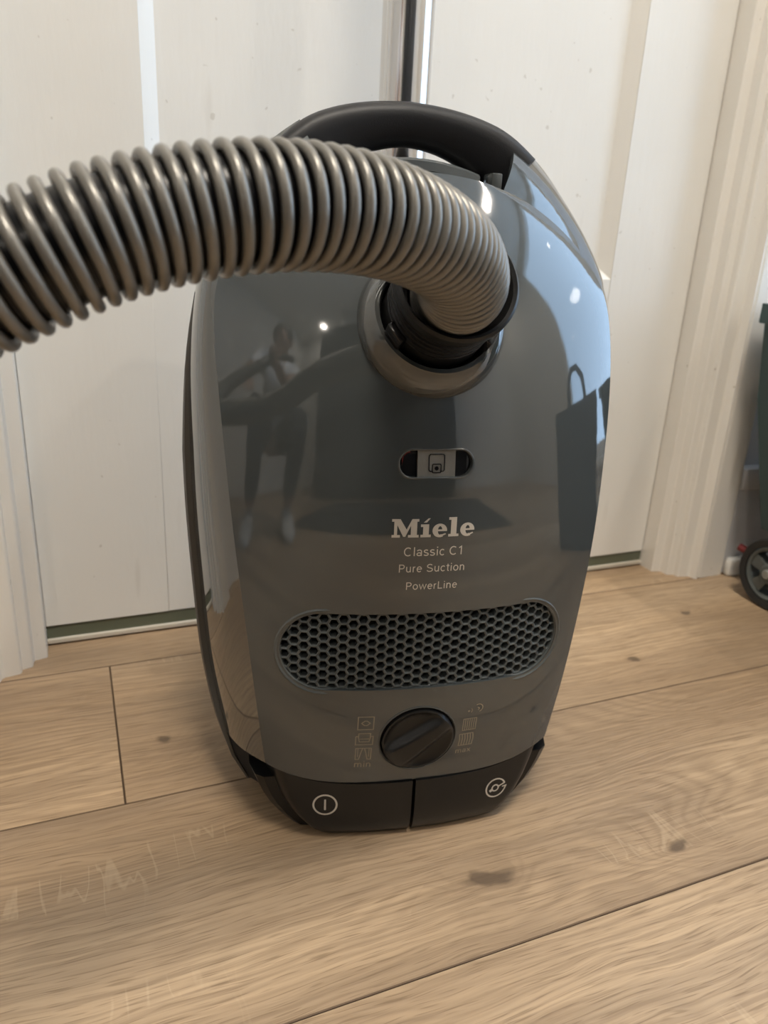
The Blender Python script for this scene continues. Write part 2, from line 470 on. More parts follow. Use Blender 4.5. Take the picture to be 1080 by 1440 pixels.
box('window_sill', (-0.03, wy0 - 0.03, wz0 - 0.03), (0.02, wy1 + 0.03, wz0), M['door'], wn, 0.004)

# door: stiles, rails and sunk panels
door = tag(empty('door_1', (0, 0.70, 0)), kind='structure')
DB = 0.0205
PX0, PX1 = 0.0704, 0.5547
PZ = [(0.354, 0.98), (1.16, 1.90)]
box('stile', (DX0 + 0.0003, 0, DB), (PX0 - 0.00002, 0.036, DOOR_H), M['door'], door, 0.0002, 1)
box('stile', (PX1 + 0.00005, 0, DB), (DX1 - 0.0012, 0.036, DOOR_H), M['door'], door, 0.0002, 1)
for z0, z1 in ((DB, PZ[0][0]), (PZ[0][1], PZ[1][0]), (PZ[1][1], DOOR_H)):
    box('rail', (PX0, 0.0004, z0), (PX1, 0.036, z1), M['door'], door, 0.0003, 1)
for z0, z1 in PZ:
    bm = bmesh.new()
    def q(x0, x1, za, zb, y): return [bm.verts.new((x0, y, za)), bm.verts.new((x1, y, za)), bm.verts.new((x1, y, zb)), bm.verts.new((x0, y, zb))]
    bw = 0.0131
    A = q(PX0, PX1, z0, z1, 0.0008)
    B = q(PX0 + bw, PX1 - bw, z0 + bw, z1 - bw, 0.0116)
    Bk = q(PX0, PX1, z0, z1, 0.03)
    for k in range(4):
        k2 = (k + 1) % 4
        bm.faces.new((A[k], A[k2], B[k2], B[k])); bm.faces.new((A[k], Bk[k], Bk[k2], A[k2]))
    bm.faces.new(B); bm.faces.new(Bk[::-1])
    from_bm('panel', bm, M['door'], door)

# threshold under the door
th = tag(empty('trim_3', (0, 0.70, 0)), kind='structure')
box('threshold_board', (DX0, 0.0015, 0.0062), (DX1, 0.06, 0.0195), M['green'], th, 0.0006, 1)
box('threshold_strip', (DX0, -0.0015, 0.0018), (DX1, 0.05, 0.0066), M['strip'], th, 0.0008, 1)
box('threshold_gap_shade', (DX0, 0.012, 0.0), (DX1, 0.05, 0.0019), M['void'], th)  # near-black filler for the shade in the gap under the pale strip

# casings either side, profile from the jamb out to the wall
def casing(name, sgn, xi):
    P = [(0.0, 0.74), (0.0, 0.6785), (0.0010, 0.6775), (0.0105, 0.6750), (0.0115, 0.6720), (0.0120, 0.6650), (0.0135, 0.6635), (0.0205, 0.6615), (0.0212, 0.6560), (0.0225, 0.6545),
         (0.0345, 0.6520), (0.0365, 0.6500), (0.0380, 0.6450), (0.0395, 0.6418), (0.0412, 0.6418), (0.0425, 0.6450), (0.0435, 0.6475), (0.0455, 0.6470), (0.0475, 0.6440), (0.082, 0.6440), (0.0845, 0.6455), (0.085, 0.70), (0.085, 0.74)]
    pts = [(xi + sgn * u, y) for u, y in P]
    if sgn < 0: pts = pts[::-1]
    return tag(prism(name, pts, 0.0, DOOR_H + 0.1, M['casing'], smooth=0.4), kind='structure')
casing('trim_1', -1, DX0)
casing('trim_2', 1, DX1)
# skirting on the wall right of the casing
bs = tag(empty('baseboard_back', (0, YW, 0)), kind='structure')
box('skirting_board', (0.7525, -0.014, 0), (X1, 0, 0.118), M['wall_shaded'], bs, 0.003)
box('skirting_cap', (0.7525, -0.019, 0.112), (X1, 0, 0.142), M['wall_shaded'], bs, 0.006)
box('shoe_moulding', (0.7525, -0.026, 0), (X1, -0.014, 0.024), M['door'], bs, 0.004)

# tall dark cabinet, added opposite the door so the hood reflects something dark
M['cabinet'] = mat_plain('charcoal_lacquer', (0.020, 0.023, 0.028), 0.30, var=0.1)
cab = empty('added_cabinet', (-0.30, Y0R + 0.305, 0))
tag(cab, 'tall charcoal cabinet with plain doors, added opposite the white door for a dark hood reflection', 'cabinet')
box('carcass', (-0.85, -0.30, 0.06), (0.85, 0.26, 2.05), M['cabinet'], cab, 0.004)
box('plinth', (-0.83, -0.30, 0.0), (0.83, 0.22, 0.06), M['black'], cab)
for k in range(3):
    xa = -0.85 + k * 1.7 / 3
    dr = box('cabinet_door', (xa + 0.002, 0.26, 0.062), (xa + 1.7 / 3 - 0.002, 0.282, 2.048), M['cabinet'], cab, 0.003)
    box('door_handle', (xa + 0.50, 0.284, 0.95), (xa + 0.512, 0.31, 1.15), M['steel'], dr, 0.003)
# mat added in front of the cabinet to extend the hood's dark reflection
M['mat'] = mat_plain('charcoal_felt', (0.022, 0.022, 0.024), 0.95, bump=0.6, bscale=500, var=0.2)
M['mat_edge'] = mat_plain('black_rubber', (0.012, 0.012, 0.012), 0.7, var=0.1)
fm = empty('added_mat', (0.02, -0.83, 0))
tag(fm, 'charcoal felt floor mat added in front of the tall cabinet for a darker hood reflection', 'mat')
box('mat_pile', (-0.68, -0.34, 0.0), (0.68, 0.34, 0.008), M['mat'], fm, 0.002, 1)
bm = bmesh.new()
for a, b in (((-.72, -.38, 0), (.72, -.34, .005)), ((-.72, .34, 0), (.72, .38, .005)), ((-.72, -.34, 0), (-.68, .34, .005)), ((.68, -.34, 0), (.72, .34, .005))): add_box(bm, a, b)
from_bm('mat_border', bm, M['mat_edge'], fm)
# tote bag on the floor right of the vacuum cleaner
M['tote'] = mat_plain('navy_canvas', (0.020, 0.030, 0.050), 0.8, bump=0.4, bscale=400, var=0.12)
bag = empty('tote_bag', (0.93, 0.06, 0), math.radians(62))
tag(bag, 'navy canvas tote bag standing on the floor beside the window', 'bag')
bm = bmesh.new(); rgs = []
for z, hx, hy in ((0.0, .150, .055), (0.012, .158, .060), (.12, .165, .058), (.25, .170, .046), (.36, .175, .030), (.375, .174, .026), (.37, .170, .022), (.20, .160, .040)):
    rgs.append([bm.verts.new((a + (0.006 * math.sin(9 * z + 3 * a * 10)), b + 0.004 * math.sin(20 * z + 14 * a), z)) for a, b in circle(hx, 28, 0.55, hy)])
for A, B in zip(rgs[:-1], rgs[1:]):
    for k in range(28): bm.faces.new((A[k], A[(k + 1) % 28], B[(k + 1) % 28], B[k]))
bm.faces.new(rgs[0][::-1])
from_bm('bag_body', bm, M['tote'], bag, 1.2)
for sg in (-1, 1):
    bm = bmesh.new()
    sweep(bm, [(-.07, sg * .027, .30), (-.07, sg * .028, .37), (-.055, sg * .022, .46), (-.02, sg * .014, .505), (.02, sg * .014, .505), (.055, sg * .022, .46), (.07, sg * .028, .37), (.07, sg * .027, .30)], [(-.010, -.0015), (.010, -.0015), (.010, .0015), (-.010, .0015)], hint=(0, 1, 0))
    from_bm('bag_handle', bm, M['tote'], bag)

# ceiling lamps
for k, (lx, ly) in enumerate(LAMPS):
    t = empty('ceiling_spotlight', (lx, ly, RH))
    tag(t, ['round recessed ceiling spotlight near the window', 'round recessed ceiling spotlight left of the dark cabinet', 'round recessed ceiling spotlight right of the dark cabinet'][k], 'lamp', 'recessed ceiling spotlights')
    lathe('bezel', [(0.040, 0.0), (0.040, -0.010), (0.056, -0.010), (0.058, -0.006), (0.058, 0.0)], 40, (0, 0, 0), (0, 0, 1), M['door'], t)
    m, nt, b = new_mat('lamp_diffuser')
    b.inputs['Emission Color'].default_value = (*LAMP_COL, 1); b.inputs['Emission Strength'].default_value = 60.0
    n = nd(nt, 'ShaderNodeTexNoise'); n.inputs['Scale'].default_value = 5
    nt.links.new(n.outputs['Fac'], b.inputs['Roughness'])
    lathe('diffuser', [(0.0, -0.006), (0.040, -0.006), (0.040, 0.0), (0.0, 0.0)], 40, (0, 0, 0), (0, 0, 1), m, t)
    l = bpy.data.lights.new('spot_glow', 'AREA'); l.shape = 'DISK'; l.size = 0.075; l.energy = LAMP_W; l.color = LAMP_COL
    lo = bpy.data.objects.new('spot_glow', l); COL.objects.link(lo); lo.parent = t; lo.location = (0, 0, -0.011)

bx_, by_, br_, bw_ = FILL_LAMP
t = empty('fill_ceiling_light', (bx_, by_, RH))  # added fixture: soft overhead fill, its reflection hidden by the hose
tag(t, 'large round flush ceiling light added above the vacuum cleaner for soft fill', 'lamp')
lathe('light_base', [(0, 0), (br_ + .02, 0), (br_ + .02, -.03), (br_ + .004, -.035), (br_ + .004, -.01), (0, -.01)], 56, (0, 0, 0), (0, 0, 1), M['door'], t)
m, nt, b = new_mat('opal_shade')
b.inputs['Emission Color'].default_value = (*LAMP_COL, 1); b.inputs['Emission Strength'].default_value = 4.0
n = nd(nt, 'ShaderNodeTexNoise'); n.inputs['Scale'].default_value = 5
nt.links.new(n.outputs['Fac'], b.inputs['Roughness'])
lathe('opal_shade', [(br_, -.012), (br_, -.045), (br_ * .9, -.066), (br_ * .6, -.078), (0, -.082), (0, -.012)], 56, (0, 0, 0), (0, 0, 1), m, t, 1.0)
l = bpy.data.lights.new('shade_glow', 'AREA'); l.shape = 'DISK'; l.size = br_ * 2; l.energy = bw_; l.color = LAMP_COL
lo = bpy.data.objects.new('shade_glow', l); COL.objects.link(lo); lo.parent = t; lo.location = (0, 0, -0.086)

# ------------------------------------------------------------------ the vacuum cleaner
YAW = math.radians(-10.0)
VC = empty('vacuum_cleaner', (0.18666 + 0.0015 * math.cos(YAW), 0.37021 + 0.0015 * math.sin(YAW), 0.0), YAW)
tag(VC, 'glossy graphite grey canister vacuum cleaner standing upright on its end', 'vacuum cleaner')
# local frame: x to its right, "out" (= -y) towards its front, z up
def V(x, o, z): return Vector((x, -o, z))

PAIRS = [  # crease x, out, z  |  outline x, out, z
    ((.0965, -.006, .0600), (.1210, -.055, .053)),
    ((.1008, -.004, .096), (.1305, -.072, .094)),
    ((.1055, -.004, .140), (.1350, -.078, .140)),
    ((.1120, -.009, .200), (.1382, -.080, .200)),
    ((.1166, -.018, .250), (.1390, -.081, .250)),
    ((.1203, -.031, .300), (.1375, -.083, .305)),
    ((.1210, -.048, .343), (.1310, -.089, .352)),
    ((.1120, -.058, .368), (.1215, -.094, .382)),
    ((.0930, -.064, .389), (.1075, -.100, .408)),
    ((.0690, -.068, .405), (.0880, -.105, .431)),
    ((.0520, -.070, .412), (.0680, -.108, .446))]
PT = np.arange(len(PAIRS), dtype=float)
PC = np.array([p[0] for p in PAIRS]); PO = np.array([p[1] for p in PAIRS])
def crease(t): return np.stack([spline(PT, PC[:, i], t) for i in range(3)], -1)
def outline(t): return np.stack([spline(PT, PO[:, i], t) for i in range(3)], -1)
def mid_out(z):
    return spline([.0, .03, .09, .17, .25, .33, .39, .43], [-.002, .004, .013, .0165, .0135, -.006, -.043, -.080], z)

NR, NF, NK = 130, 72, 9
tt = np.linspace(0, PT[-1], NR)
cr, ol = crease(tt), outline(tt)
def hood_row(i):
    c, o, t = cr[i], ol[i], tt[i] / PT[-1]
    bul = 0.007 * max(0.0, (t - 0.7) / 0.3) ** 2
    low = 0.0140 * max(0.0, 1 - tt[i] / 2.0) ** 2          # the lower edge dips a little in the middle
    row = []
    for k in range(NK):                                     # left flank, outline to crease
        s = k / (NK - 1)
        x = -(o[0] + (c[0] - o[0]) * s) ; y = o[1] + (c[1] - o[1]) * s; z = o[2] + (c[2] - o[2]) * s
        bow = 0.0035 * math.sin(math.pi * s)
        row.append((x - bow * 0.8, y + bow * 0.5, z + (bow * 0.5 if t > 0.65 else 0)))
    left = row
    front = []
    for k in range(NF + 1):
        s = -1 + 2 * k / NF
        x = s * c[0]
        z = c[2] + bul * (1 - s * s) - low * (1 - s ** 4)
        y0 = float(mid_out(z)); yc = c[1]
        y = y0 - (y0 - yc) * (0.80 * s * s + 0.20 * s ** 4)
        front.append((x, y, z))
    right = [(-x, y, z) for x, y, z in left[::-1]]
    return left, front, right
rows = [hood_row(i) for i in range(NR)]

# reference surfaces for normals and for laying prints and fittings on the lid
def grid_bvh(getter):
    vs, fs, nrm = [], [], []
    G = [[V(*p) for p in getter(r_)] for r_ in rows]
    n = len(G[0])
    for g in G: vs += g
    N = [Vector((0, 0, 0)) for _ in vs]
    for i in range(NR - 1):
        for k in range(n - 1):
            q_ = (i * n + k, i * n + k + 1, (i + 1) * n + k + 1, (i + 1) * n + k)
            fs.append(q_)
            nn = (vs[q_[2]] - vs[q_[0]]).cross(vs[q_[3]] - vs[q_[1]])
            for j in q_: N[j] += nn
    N = [v.normalized() for v in N]
    return vs, fs, N, BVHTree.FromPolygons(vs, fs)
SURF = [grid_bvh(lambda r_, j=j: r_[j]) for j in range(3)]
def surf_normal(S, co):
    loc, n, idx, d = S[3].find_nearest(co)
    f = S[1][idx]; w = [1.0 / (1e-6 + (S[0][j] - loc).length_squared) for j in f]
    # bilinear-ish weights from inverse squared distance
    v = Vector((0, 0, 0))
    for wi, j in zip(w, f): v += S[2][j] * wi
    return v.normalized(), d
def lid(x, z, off=0.0):
    """point on the lid's front at (x, z), and the outward normal"""
    hit = SURF[1][3].ray_cast(V(x, 0.3, z), Vector((0, 1, 0)))
    p = hit[0]
    if p is None: p = V(x, float(mid_out(z)) - 0.8 * x * x, z); n = Vector((0, -1, 0))
    else: n, _ = surf_normal(SURF[1], p)
    return p + n * off, n

# hood shell: outer skin, inner skin, closed all round, then pockets cut through it
def hood_shell():
    bm = bmesh.new()
    th = 0.0035
    outer, inner = [], []
    for i in range(NR):
        L_, F_, R_ = rows[i]
        pts = [V(*p) for p in L_[:-1] + F_ + R_[1:]]
        outer.append(pts)
    n = len(outer[0])
    # averaged normals of the joined skin for the inner offset
    nn = [[None] * n for _ in range(NR)]
    for i in range(NR):
        for k in range(n):
            a = outer[min(i + 1, NR - 1)][k] - outer[max(i - 1, 0)][k]
            b = outer[i][min(k + 1, n - 1)] - outer[i][max(k - 1, 0)]
            v = b.cross(a); nn[i][k] = v.normalized()
            if i == 0 and k == n // 2 and nn[i][k].y > 0: raise ValueError('inward')
    vo = [[bm.verts.new(p) for p in r_] for r_ in outer]
    vi = [[bm.verts.new(outer[i][k] - nn[i][k] * th) for k in range(n)] for i in range(NR)]
    for i in range(NR - 1):
        for k in range(n - 1):
            bm.faces.new((vo[i][k], vo[i][k + 1], vo[i + 1][k + 1], vo[i + 1][k]))
            bm.faces.new((vi[i][k], vi[i + 1][k], vi[i + 1][k + 1], vi[i][k + 1]))
        bm.faces.new((vo[i][0], vo[i + 1][0], vi[i + 1][0], vi[i][0]))
        bm.faces.new((vo[i][-1], vi[i][-1], vi[i + 1][-1], vo[i + 1][-1]))
    for k in range(n - 1):
        bm.faces.new((vo[0][k], vi[0][k], vi[0][k + 1], vo[0][k + 1]))
        bm.faces.new((vo[-1][k], vo[-1][k + 1], vi[-1][k + 1], vi[-1][k]))
    bmesh.ops.recalc_face_normals(bm, faces=bm.faces[:])
    me = bpy.data.meshes.new('hood'); bm.to_mesh(me); bm.free()
    return me

def stadium(hw, hh, n=14):
    """outline of a rounded slot, half width hw, half height hh (hh = end radius)"""
    pts = []
    for k in range(n + 1):
        a = -math.pi / 2 + math.pi * k / n; pts.append((hw - hh + hh * math.cos(a), hh * math.sin(a)))
    for k in range(n + 1):
        a = math.pi / 2 + math.pi * k / n; pts.append((-hw + hh + hh * math.cos(a), hh * math.sin(a)))
    return pts

WINDOW = dict(x=-0.0022, z=0.2638, hw=0.0217, hh=0.0080)
GRILLE = dict(x=0.0000, z=0.1472, hw=0.0890, hh=0.0262)
KNOB = dict(x=-0.0012, z=0.0815, r=0.0235)
INLET = dict(x=-0.0035, z=0.3400)
IN_AX = Vector((0.0, -0.866, 0.5))

def cutter(pts2, cx_, cz_, o0, o1, frame=None):
    bm = bmesh.new()
    A = [bm.verts.new(V(cx_ + x, o0, cz_ + z)) for x, z in pts2]
    B = [bm.verts.new(V(cx_ + x, o1, cz_ + z)) for x, z in pts2]
    n = len(pts2)
    bm.faces.new(A); bm.faces.new(B[::-1])
    for k in range(n): bm.faces.new((A[k], B[k], B[(k + 1) % n], A[(k + 1) % n]))
    bmesh.ops.recalc_face_normals(bm, faces=bm.faces[:])
    return bm

def grille_outline(grow=0.0, n=18):
    """the grille's slot: a long rounded slot"""
    return stadium(GRILLE['hw'] + grow, GRILLE['hh'] + grow, n)

cut_specs = [
    cutter(stadium(WINDOW['hw'], WINDOW['hh']), WINDOW['x'], WINDOW['z'], -0.02, 0.05),
    cutter(grille_outline(), GRILLE['x'], GRILLE['z'], -0.03, 0.05),
    cutter(circle(KNOB['r'] + 0.0012, 48), KNOB['x'], KNOB['z'], -0.02, 0.05)]
bmc = bmesh.new(); add_lathe(bmc, [(0, -0.05), (0.033, -0.05), (0.033, 0.06), (0, 0.06)], 48, lid(INLET['x'], INLET['z'])[0], IN_AX)
bmesh.ops.recalc_face_normals(bmc, faces=bmc.faces[:]); cut_specs.append(bmc)

hood_me = hood_shell()
tmp = bpy.data.objects.new('hood_work', hood_me); COL.objects.link(tmp)
cutters = []
for bmx in cut_specs:
    me = bpy.data.meshes.new('cut'); bmx.to_mesh(me); bmx.free()
    co = bpy.data.objects.new('cut', me); COL.objects.link(co); cutters.append(co)
    md = tmp.modifiers.new('b', 'BOOLEAN'); md.operation = 'DIFFERENCE'; md.solver = 'EXACT'; md.object = co
bpy.context.view_layer.update()
dg = bpy.context.evaluated_depsgraph_get()
hood_final = bpy.data.meshes.new_from_object(tmp.evaluated_get(dg))
hood_final.name = 'hood'
for co in cutters + [tmp]:
    bpy.data.objects.remove(co)
hood_final.materials.clear()
# smooth reflections: take the normals of the uncut surfaces
for p in hood_final.polygons: p.use_smooth = True
norms = [None] * len(hood_final.loops)
for p in hood_final.polygons:
    c = p.center; fn = p.normal; best = None
    for S in SURF:
        nrm, d = surf_normal(S, c)
        if best is None or d < best[0]: best = (d, nrm, S)
    ok = best[0] < 0.0006 and best[1].dot(fn) > 0.85
    for li in p.loop_indices:
        if ok:
            nv, _ = surf_normal(best[2], hood_final.vertices[hood_final.loops[li].vertex_index].co)
            norms[li] = nv
        else: norms[li] = fn.copy()
hood_final.normals_split_custom_set([tuple(v) for v in norms])
hood = link('hood', hood_final, M['hood'], VC)

# chassis behind the hood, and the bumper along its edge
def out_pts():
    P = [tuple(ol[i]) for i in range(0, NR, 3)]
    low = [(.062, -.040, .0015), (.088, -.044, .004), (.106, -.048, .017), (.1155, -.051, .035)]
    return low + P
OP = out_pts()
bm = bmesh.new()
ringsC = []
for x, o, z in OP:
    if z > 0.412: break
    bk = -0.168 if z > 0.03 else -0.150
    half = [(x, o), (x * 1.0, o - 0.02), (x * 0.97, -0.125), (x * 0.90, bk + 0.012), (x * 0.80, bk)]
    ring = [(-a, b) for a, b in half] + [(a, b) for a, b in half[::-1]]
    ringsC.append([bm.verts.new(V(a, b, z)) for a, b in ring])
m_ = len(ringsC[0])
for A, B in zip(ringsC[:-1], ringsC[1:]):
    for k in range(m_):
        bm.faces.new((A[k], A[(k + 1) % m_], B[(k + 1) % m_], B[k]))
bm.faces.new(ringsC[0]); bm.faces.new(ringsC[-1][::-1])
from_bm('chassis', bm, M['chassis'], VC, 0.6)
for sgn in (-1, 1):
    bm = bmesh.new()
    path = [V(sgn * x, o - 0.005, z) for x, o, z in OP if 0.010 < z < 0.352]
    nP = len(path)
    sec = [(-0.0010, -0.0075), (0.0030, -0.0065), (0.0046, -0.0020), (0.0046, 0.0020), (0.0030, 0.0065), (-0.0010, 0.0075)]
    rg = []
    for i, p in enumerate(path):
        t = (path[min(i + 1, nP - 1)] - path[max(i - 1, 0)]).normalized()
        dn = Vector((0, 1, 0)); ou = t.cross(dn) * (1 if t.cross(dn).x * sgn > 0 else -1)
        if ou.x * sgn < 0: ou = -ou
        ou.normalize()
        tp = min(1.0, (nP - 1 - i) / 8.0, 0.35 + i / 5.0); tp = max(tp, 0.05)
        rg.append([bm.verts.new(p + ou * (a * tp) + dn * b) for a, b in sec])
    for A, B in zip(rg[:-1], rg[1:]):
        for k in range(6): bm.faces.new((A[k], A[(k + 1) % 6], B[(k + 1) % 6], B[k]))
    bm.faces.new(rg[0]); bm.faces.new(rg[-1][::-1])
    from_bm('bumper', bm, M['bumper'], VC, 0.9)

# pedals: two black rocker plates closing the lower end
def pedal(sgn):
    bm = bmesh.new()
    zs = [0.0012, 0.002, 0.004, 0.008, 0.014, 0.021, 0.029, 0.037, 0.0452]
    ns = 26
    def half_w(z): return float(spline([0.0, .004, .012, .022, .035, .05, .062], [.060, .0700, .0800, .0890, .0975, .1050, .1090], z))
    def prof(z): return float(spline([0.0, .004, .012, .025, .04, .06], [.0015, .0050, .0080, .0088, .0082, .0085], z))
    fr, bk = [], []
    for z in zs:
        hw = half_w(z); a, b = [], []
        for k in range(ns + 1):
            s = 1 - (1 - k / ns) ** 1.25
            x = 0.0011 + (hw - 0.0011) * s
            zz = z + 0.0150 * (z / 0.0452) ** 2 * min(1.5, (x / 0.0965) ** 4)
            o = prof(z) - 0.0130 * (x / 0.095) ** 2 - 0.030 * max(0, (s - 0.82) / 0.18) ** 2.2
            a.append(bm.verts.new(V(sgn * x, o, zz))); b.append(bm.verts.new(V(sgn * x * (1.0 if s < 0.9 else 1.04), -0.062, zz)))
        fr.append(a); bk.append(b)
    n = len(zs)
    for i in range(n - 1):
        for k in range(ns):
            bm.faces.new((fr[i][k], fr[i][k + 1], fr[i + 1][k + 1], fr[i + 1][k]))
            bm.faces.new((bk[i][k], bk[i + 1][k], bk[i + 1][k + 1], bk[i][k + 1]))
        bm.faces.new((fr[i][0], fr[i + 1][0], bk[i + 1][0], bk[i][0]))
        bm.faces.new((fr[i][-1], bk[i][-1], bk[i + 1][-1], fr[i + 1][-1]))
    for k in range(ns):
        bm.faces.new((fr[0][k], bk[0][k], bk[0][k + 1], fr[0][k + 1]))
        bm.faces.new((fr[-1][k], fr[-1][k + 1], bk[-1][k + 1], bk[-1][k]))
    o = from_bm('foot_pedal', bm, M['black'], VC, 0.5)
    return o
PEDAL = {s: pedal(s) for s in (-1, 1)}
bm = bmesh.new(); rgf = []
for z in (0.0004, 0.002, 0.006, 0.012, 0.020, 0.028, 0.035, 0.0420):
    hw = float(spline([0.0, .0094, .022, .038, .055], [.0770, .0870, .0970, .1045, .1100], z)) - (0.006 if z < 0.001 else 0.0)
    ring = [(-hw * .98, -.068), (-hw, -.050), (-hw, -.026), (-hw * .97, -.015), (-hw * .92, -.0115), (0, -.0095)]
    ring += [(-a, b) for a, b in ring[::-1][1:]]
    lift = 0.004 * (z / 0.05)
    rgf.append([bm.verts.new(V(a, b, z + lift * (abs(a) / hw) ** 4)) for a, b in ring])
for A, B in zip(rgf[:-1], rgf[1:]):
    for k in range(len(A)): bm.faces.new((A[k], A[(k + 1) % len(A)], B[(k + 1) % len(A)], B[k]))
bm.faces.new(rgf[0][::-1]); bm.faces.new(rgf[-1])
from_bm('base_foot', bm, M['black'], VC, 0.6)
PBV = {}
for s, o in PEDAL.items():
    PBV[s] = BVHTree.FromPolygons([v.co.copy() for v in o.data.vertices], [tuple(p.vertices) for p in o.data.polygons])
def on_pedal(s, x, z, off=0.0):
    h_ = PBV[s].ray_cast(V(x, 0.3, z), Vector((0, 1, 0)))
    return h_[0] + h_[1] * off

# top rim behind the lid's upper edge, and the release slot
def bar_arc(name, x0, x1, zf, hh, o_front, o_back, mat, n=24):
    bm = bmesh.new(); rg = []
    for k in range(n + 1):
        x = x0 + (x1 - x0) * k / n; z = zf(x)
        rg.append([bm.verts.new(V(x, o_front - 0.0010, z - hh)), bm.verts.new(V(x, o_front, z - hh + 0.001)), bm.verts.new(V(x, o_front - 0.001, z + hh - 0.0015)),
                   bm.verts.new(V(x, o_front - 0.003, z + hh)), bm.verts.new(V(x, o_back, z + hh - 0.004)), bm.verts.new(V(x, o_back, z - hh))])
    for A, B in zip(rg[:-1], rg[1:]):
        for k in range(6): bm.faces.new((A[k], A[(k + 1) % 6], B[(k + 1) % 6], B[k]))
    bm.faces.new(rg[0]); bm.faces.new(rg[-1][::-1])
    return from_bm(name, bm, mat, VC, 0.5)
bar_arc('top_rim', -0.046, 0.042, lambda x: 0.4242 - 0.0062 * (x / 0.040) ** 2, 0.0038, -0.086, -0.13, M['hood_side'])
bar_arc('release_slot_shade', -0.060, 0.060, lambda x: 0.412 - 0.006 * (x / 0.05) ** 2, 0.0065, -0.096, -0.14, M['void'])  # near-black bar puts the slot's shade into its colour
bm = bmesh.new(); add_box(bm, tuple(V(0.0445, -0.072, 0.409)), tuple(V(0.0515, -0.088, 0.4215)), 0.0012, 2)
from_bm('latch_clip', bm, M['hood_side'], VC, 0.6)

# carrying handle
gx = np.linspace(-0.071, 0.071, 41)
bm = bmesh.new()
path, scl = [], []
for x in gx:
    u = abs(x) / 0.071
    ztop = float(spline([0, .013, .041, .060, .071], [.4618, .4610, .4560, .4470, .4375], [abs(x)])[0])
    hh = 0.0130 + 0.0026 * (abs(x) / 0.04) ** 2 * (1 if abs(x) < 0.05 else (0.05 / abs(x)) ** 2)
    path.append(V(x, -0.113 + 0.012 * u ** 2.5, ztop - hh)); scl.append((1.0 - 0.28 * u ** 3, hh / 0.013))
sweep(bm, path, circle(0.0125, 24, 0.72, 0.013), hint=(0, 0, 1), scales=scl)
from_bm('carrying_handle', bm, M['grip'], VC, 0.9)

# hose inlet: collar standing proud of the lid
IC, IN = lid(INLET['x'], INLET['z'])
lathe('inlet_collar', [(0.0310, -0.020), (0.0310, 0.006), (0.0325, 0.0095), (0.0350, 0.0100), (0.0385, 0.0060), (0.0420, -0.002), (0.0440, -0.012), (0.0440, -0.030), (0.031, -0.030), (0.0310, -0.020)],
      64, IC, IN_AX, M['collar'], VC, 0.7)
lathe('inlet_tube', [(0.0305, 0.0), (0.0305, -0.045), (0.0, -0.045)], 40, IC, IN_AX, M['void'], VC)

# bag-change window with its slider
def plate(name, pts2, x, z, off0, off1, mat, parent, follow=True):
    """solid plate with a 2-D outline that follows the lid between two offsets from its surface"""
    bm = bmesh.new()
    A = [bm.verts.new(lid(x + a, z + b, off0)[0]) for a, b in pts2]
    B = [bm.verts.new(lid(x + a, z + b, off1)[0]) for a, b in pts2]
    n = len(pts2)
    bm.faces.new(A); bm.faces.new(B[::-1])
    for k in range(n): bm.faces.new((A[k], B[k], B[(k + 1) % n], A[(k + 1) % n]))
    return from_bm(name, bm, mat, parent)
def ring_plate(name, inner, outer, x, z, prof, mat, parent):
    """frame that follows a slot in the lid; prof: list of (0..1 between inner and outer, offset)"""
    bm = bmesh.new(); n = len(inner); rg = []
    for f, off in prof:
        rg.append([bm.verts.new(lid(x + a[0] + (b[0] - a[0]) * f, z + a[1] + (b[1] - a[1]) * f, off)[0]) for a, b in zip(inner, outer)])
    for A, B in zip(rg, rg[1:] + rg[:1]):
        for k in range(n): bm.faces.new((A[k], A[(k + 1) % n], B[(k + 1) % n], B[k]))
    return from_bm(name, bm, mat, parent, 0.8)
W_ = WINDOW
win = plate('window_tray', stadium(W_['hw'] - 0.0001, W_['hh'] - 0.0001), W_['x'], W_['z'], -0.0030, -0.006, M['blackgloss'], VC)
ring_plate('window_rim', stadium(W_['hw'] - 0.0006, W_['hh'] - 0.0006), stadium(W_['hw'] + 0.0007, W_['hh'] + 0.0007), W_['x'], W_['z'],
           [(0, -0.003), (0.0, 0.0001), (0.5, 0.0004), (1.0, 0.0001), (1.0, -0.001)], M['hood_side'], VC)
sl = plate('window_slider', [(-0.0108, -0.0074), (0.0112, -0.0074), (0.0112, 0.0074), (-0.0108, 0.0074)], W_['x'], W_['z'], -0.0012, -0.0029, M['slider'], VC)
rd = plate('red_marker', [(-0.0196, -0.001), (-0.0187, 0.0040), (-0.0165, 0.0058), (-0.0150, 0.0062), (-0.0150, 0.0068), (-0.0172, 0.0062), (-0.0196, 0.003)], W_['x'], W_['z'], -0.0018, -0.0031, M['red'], VC)

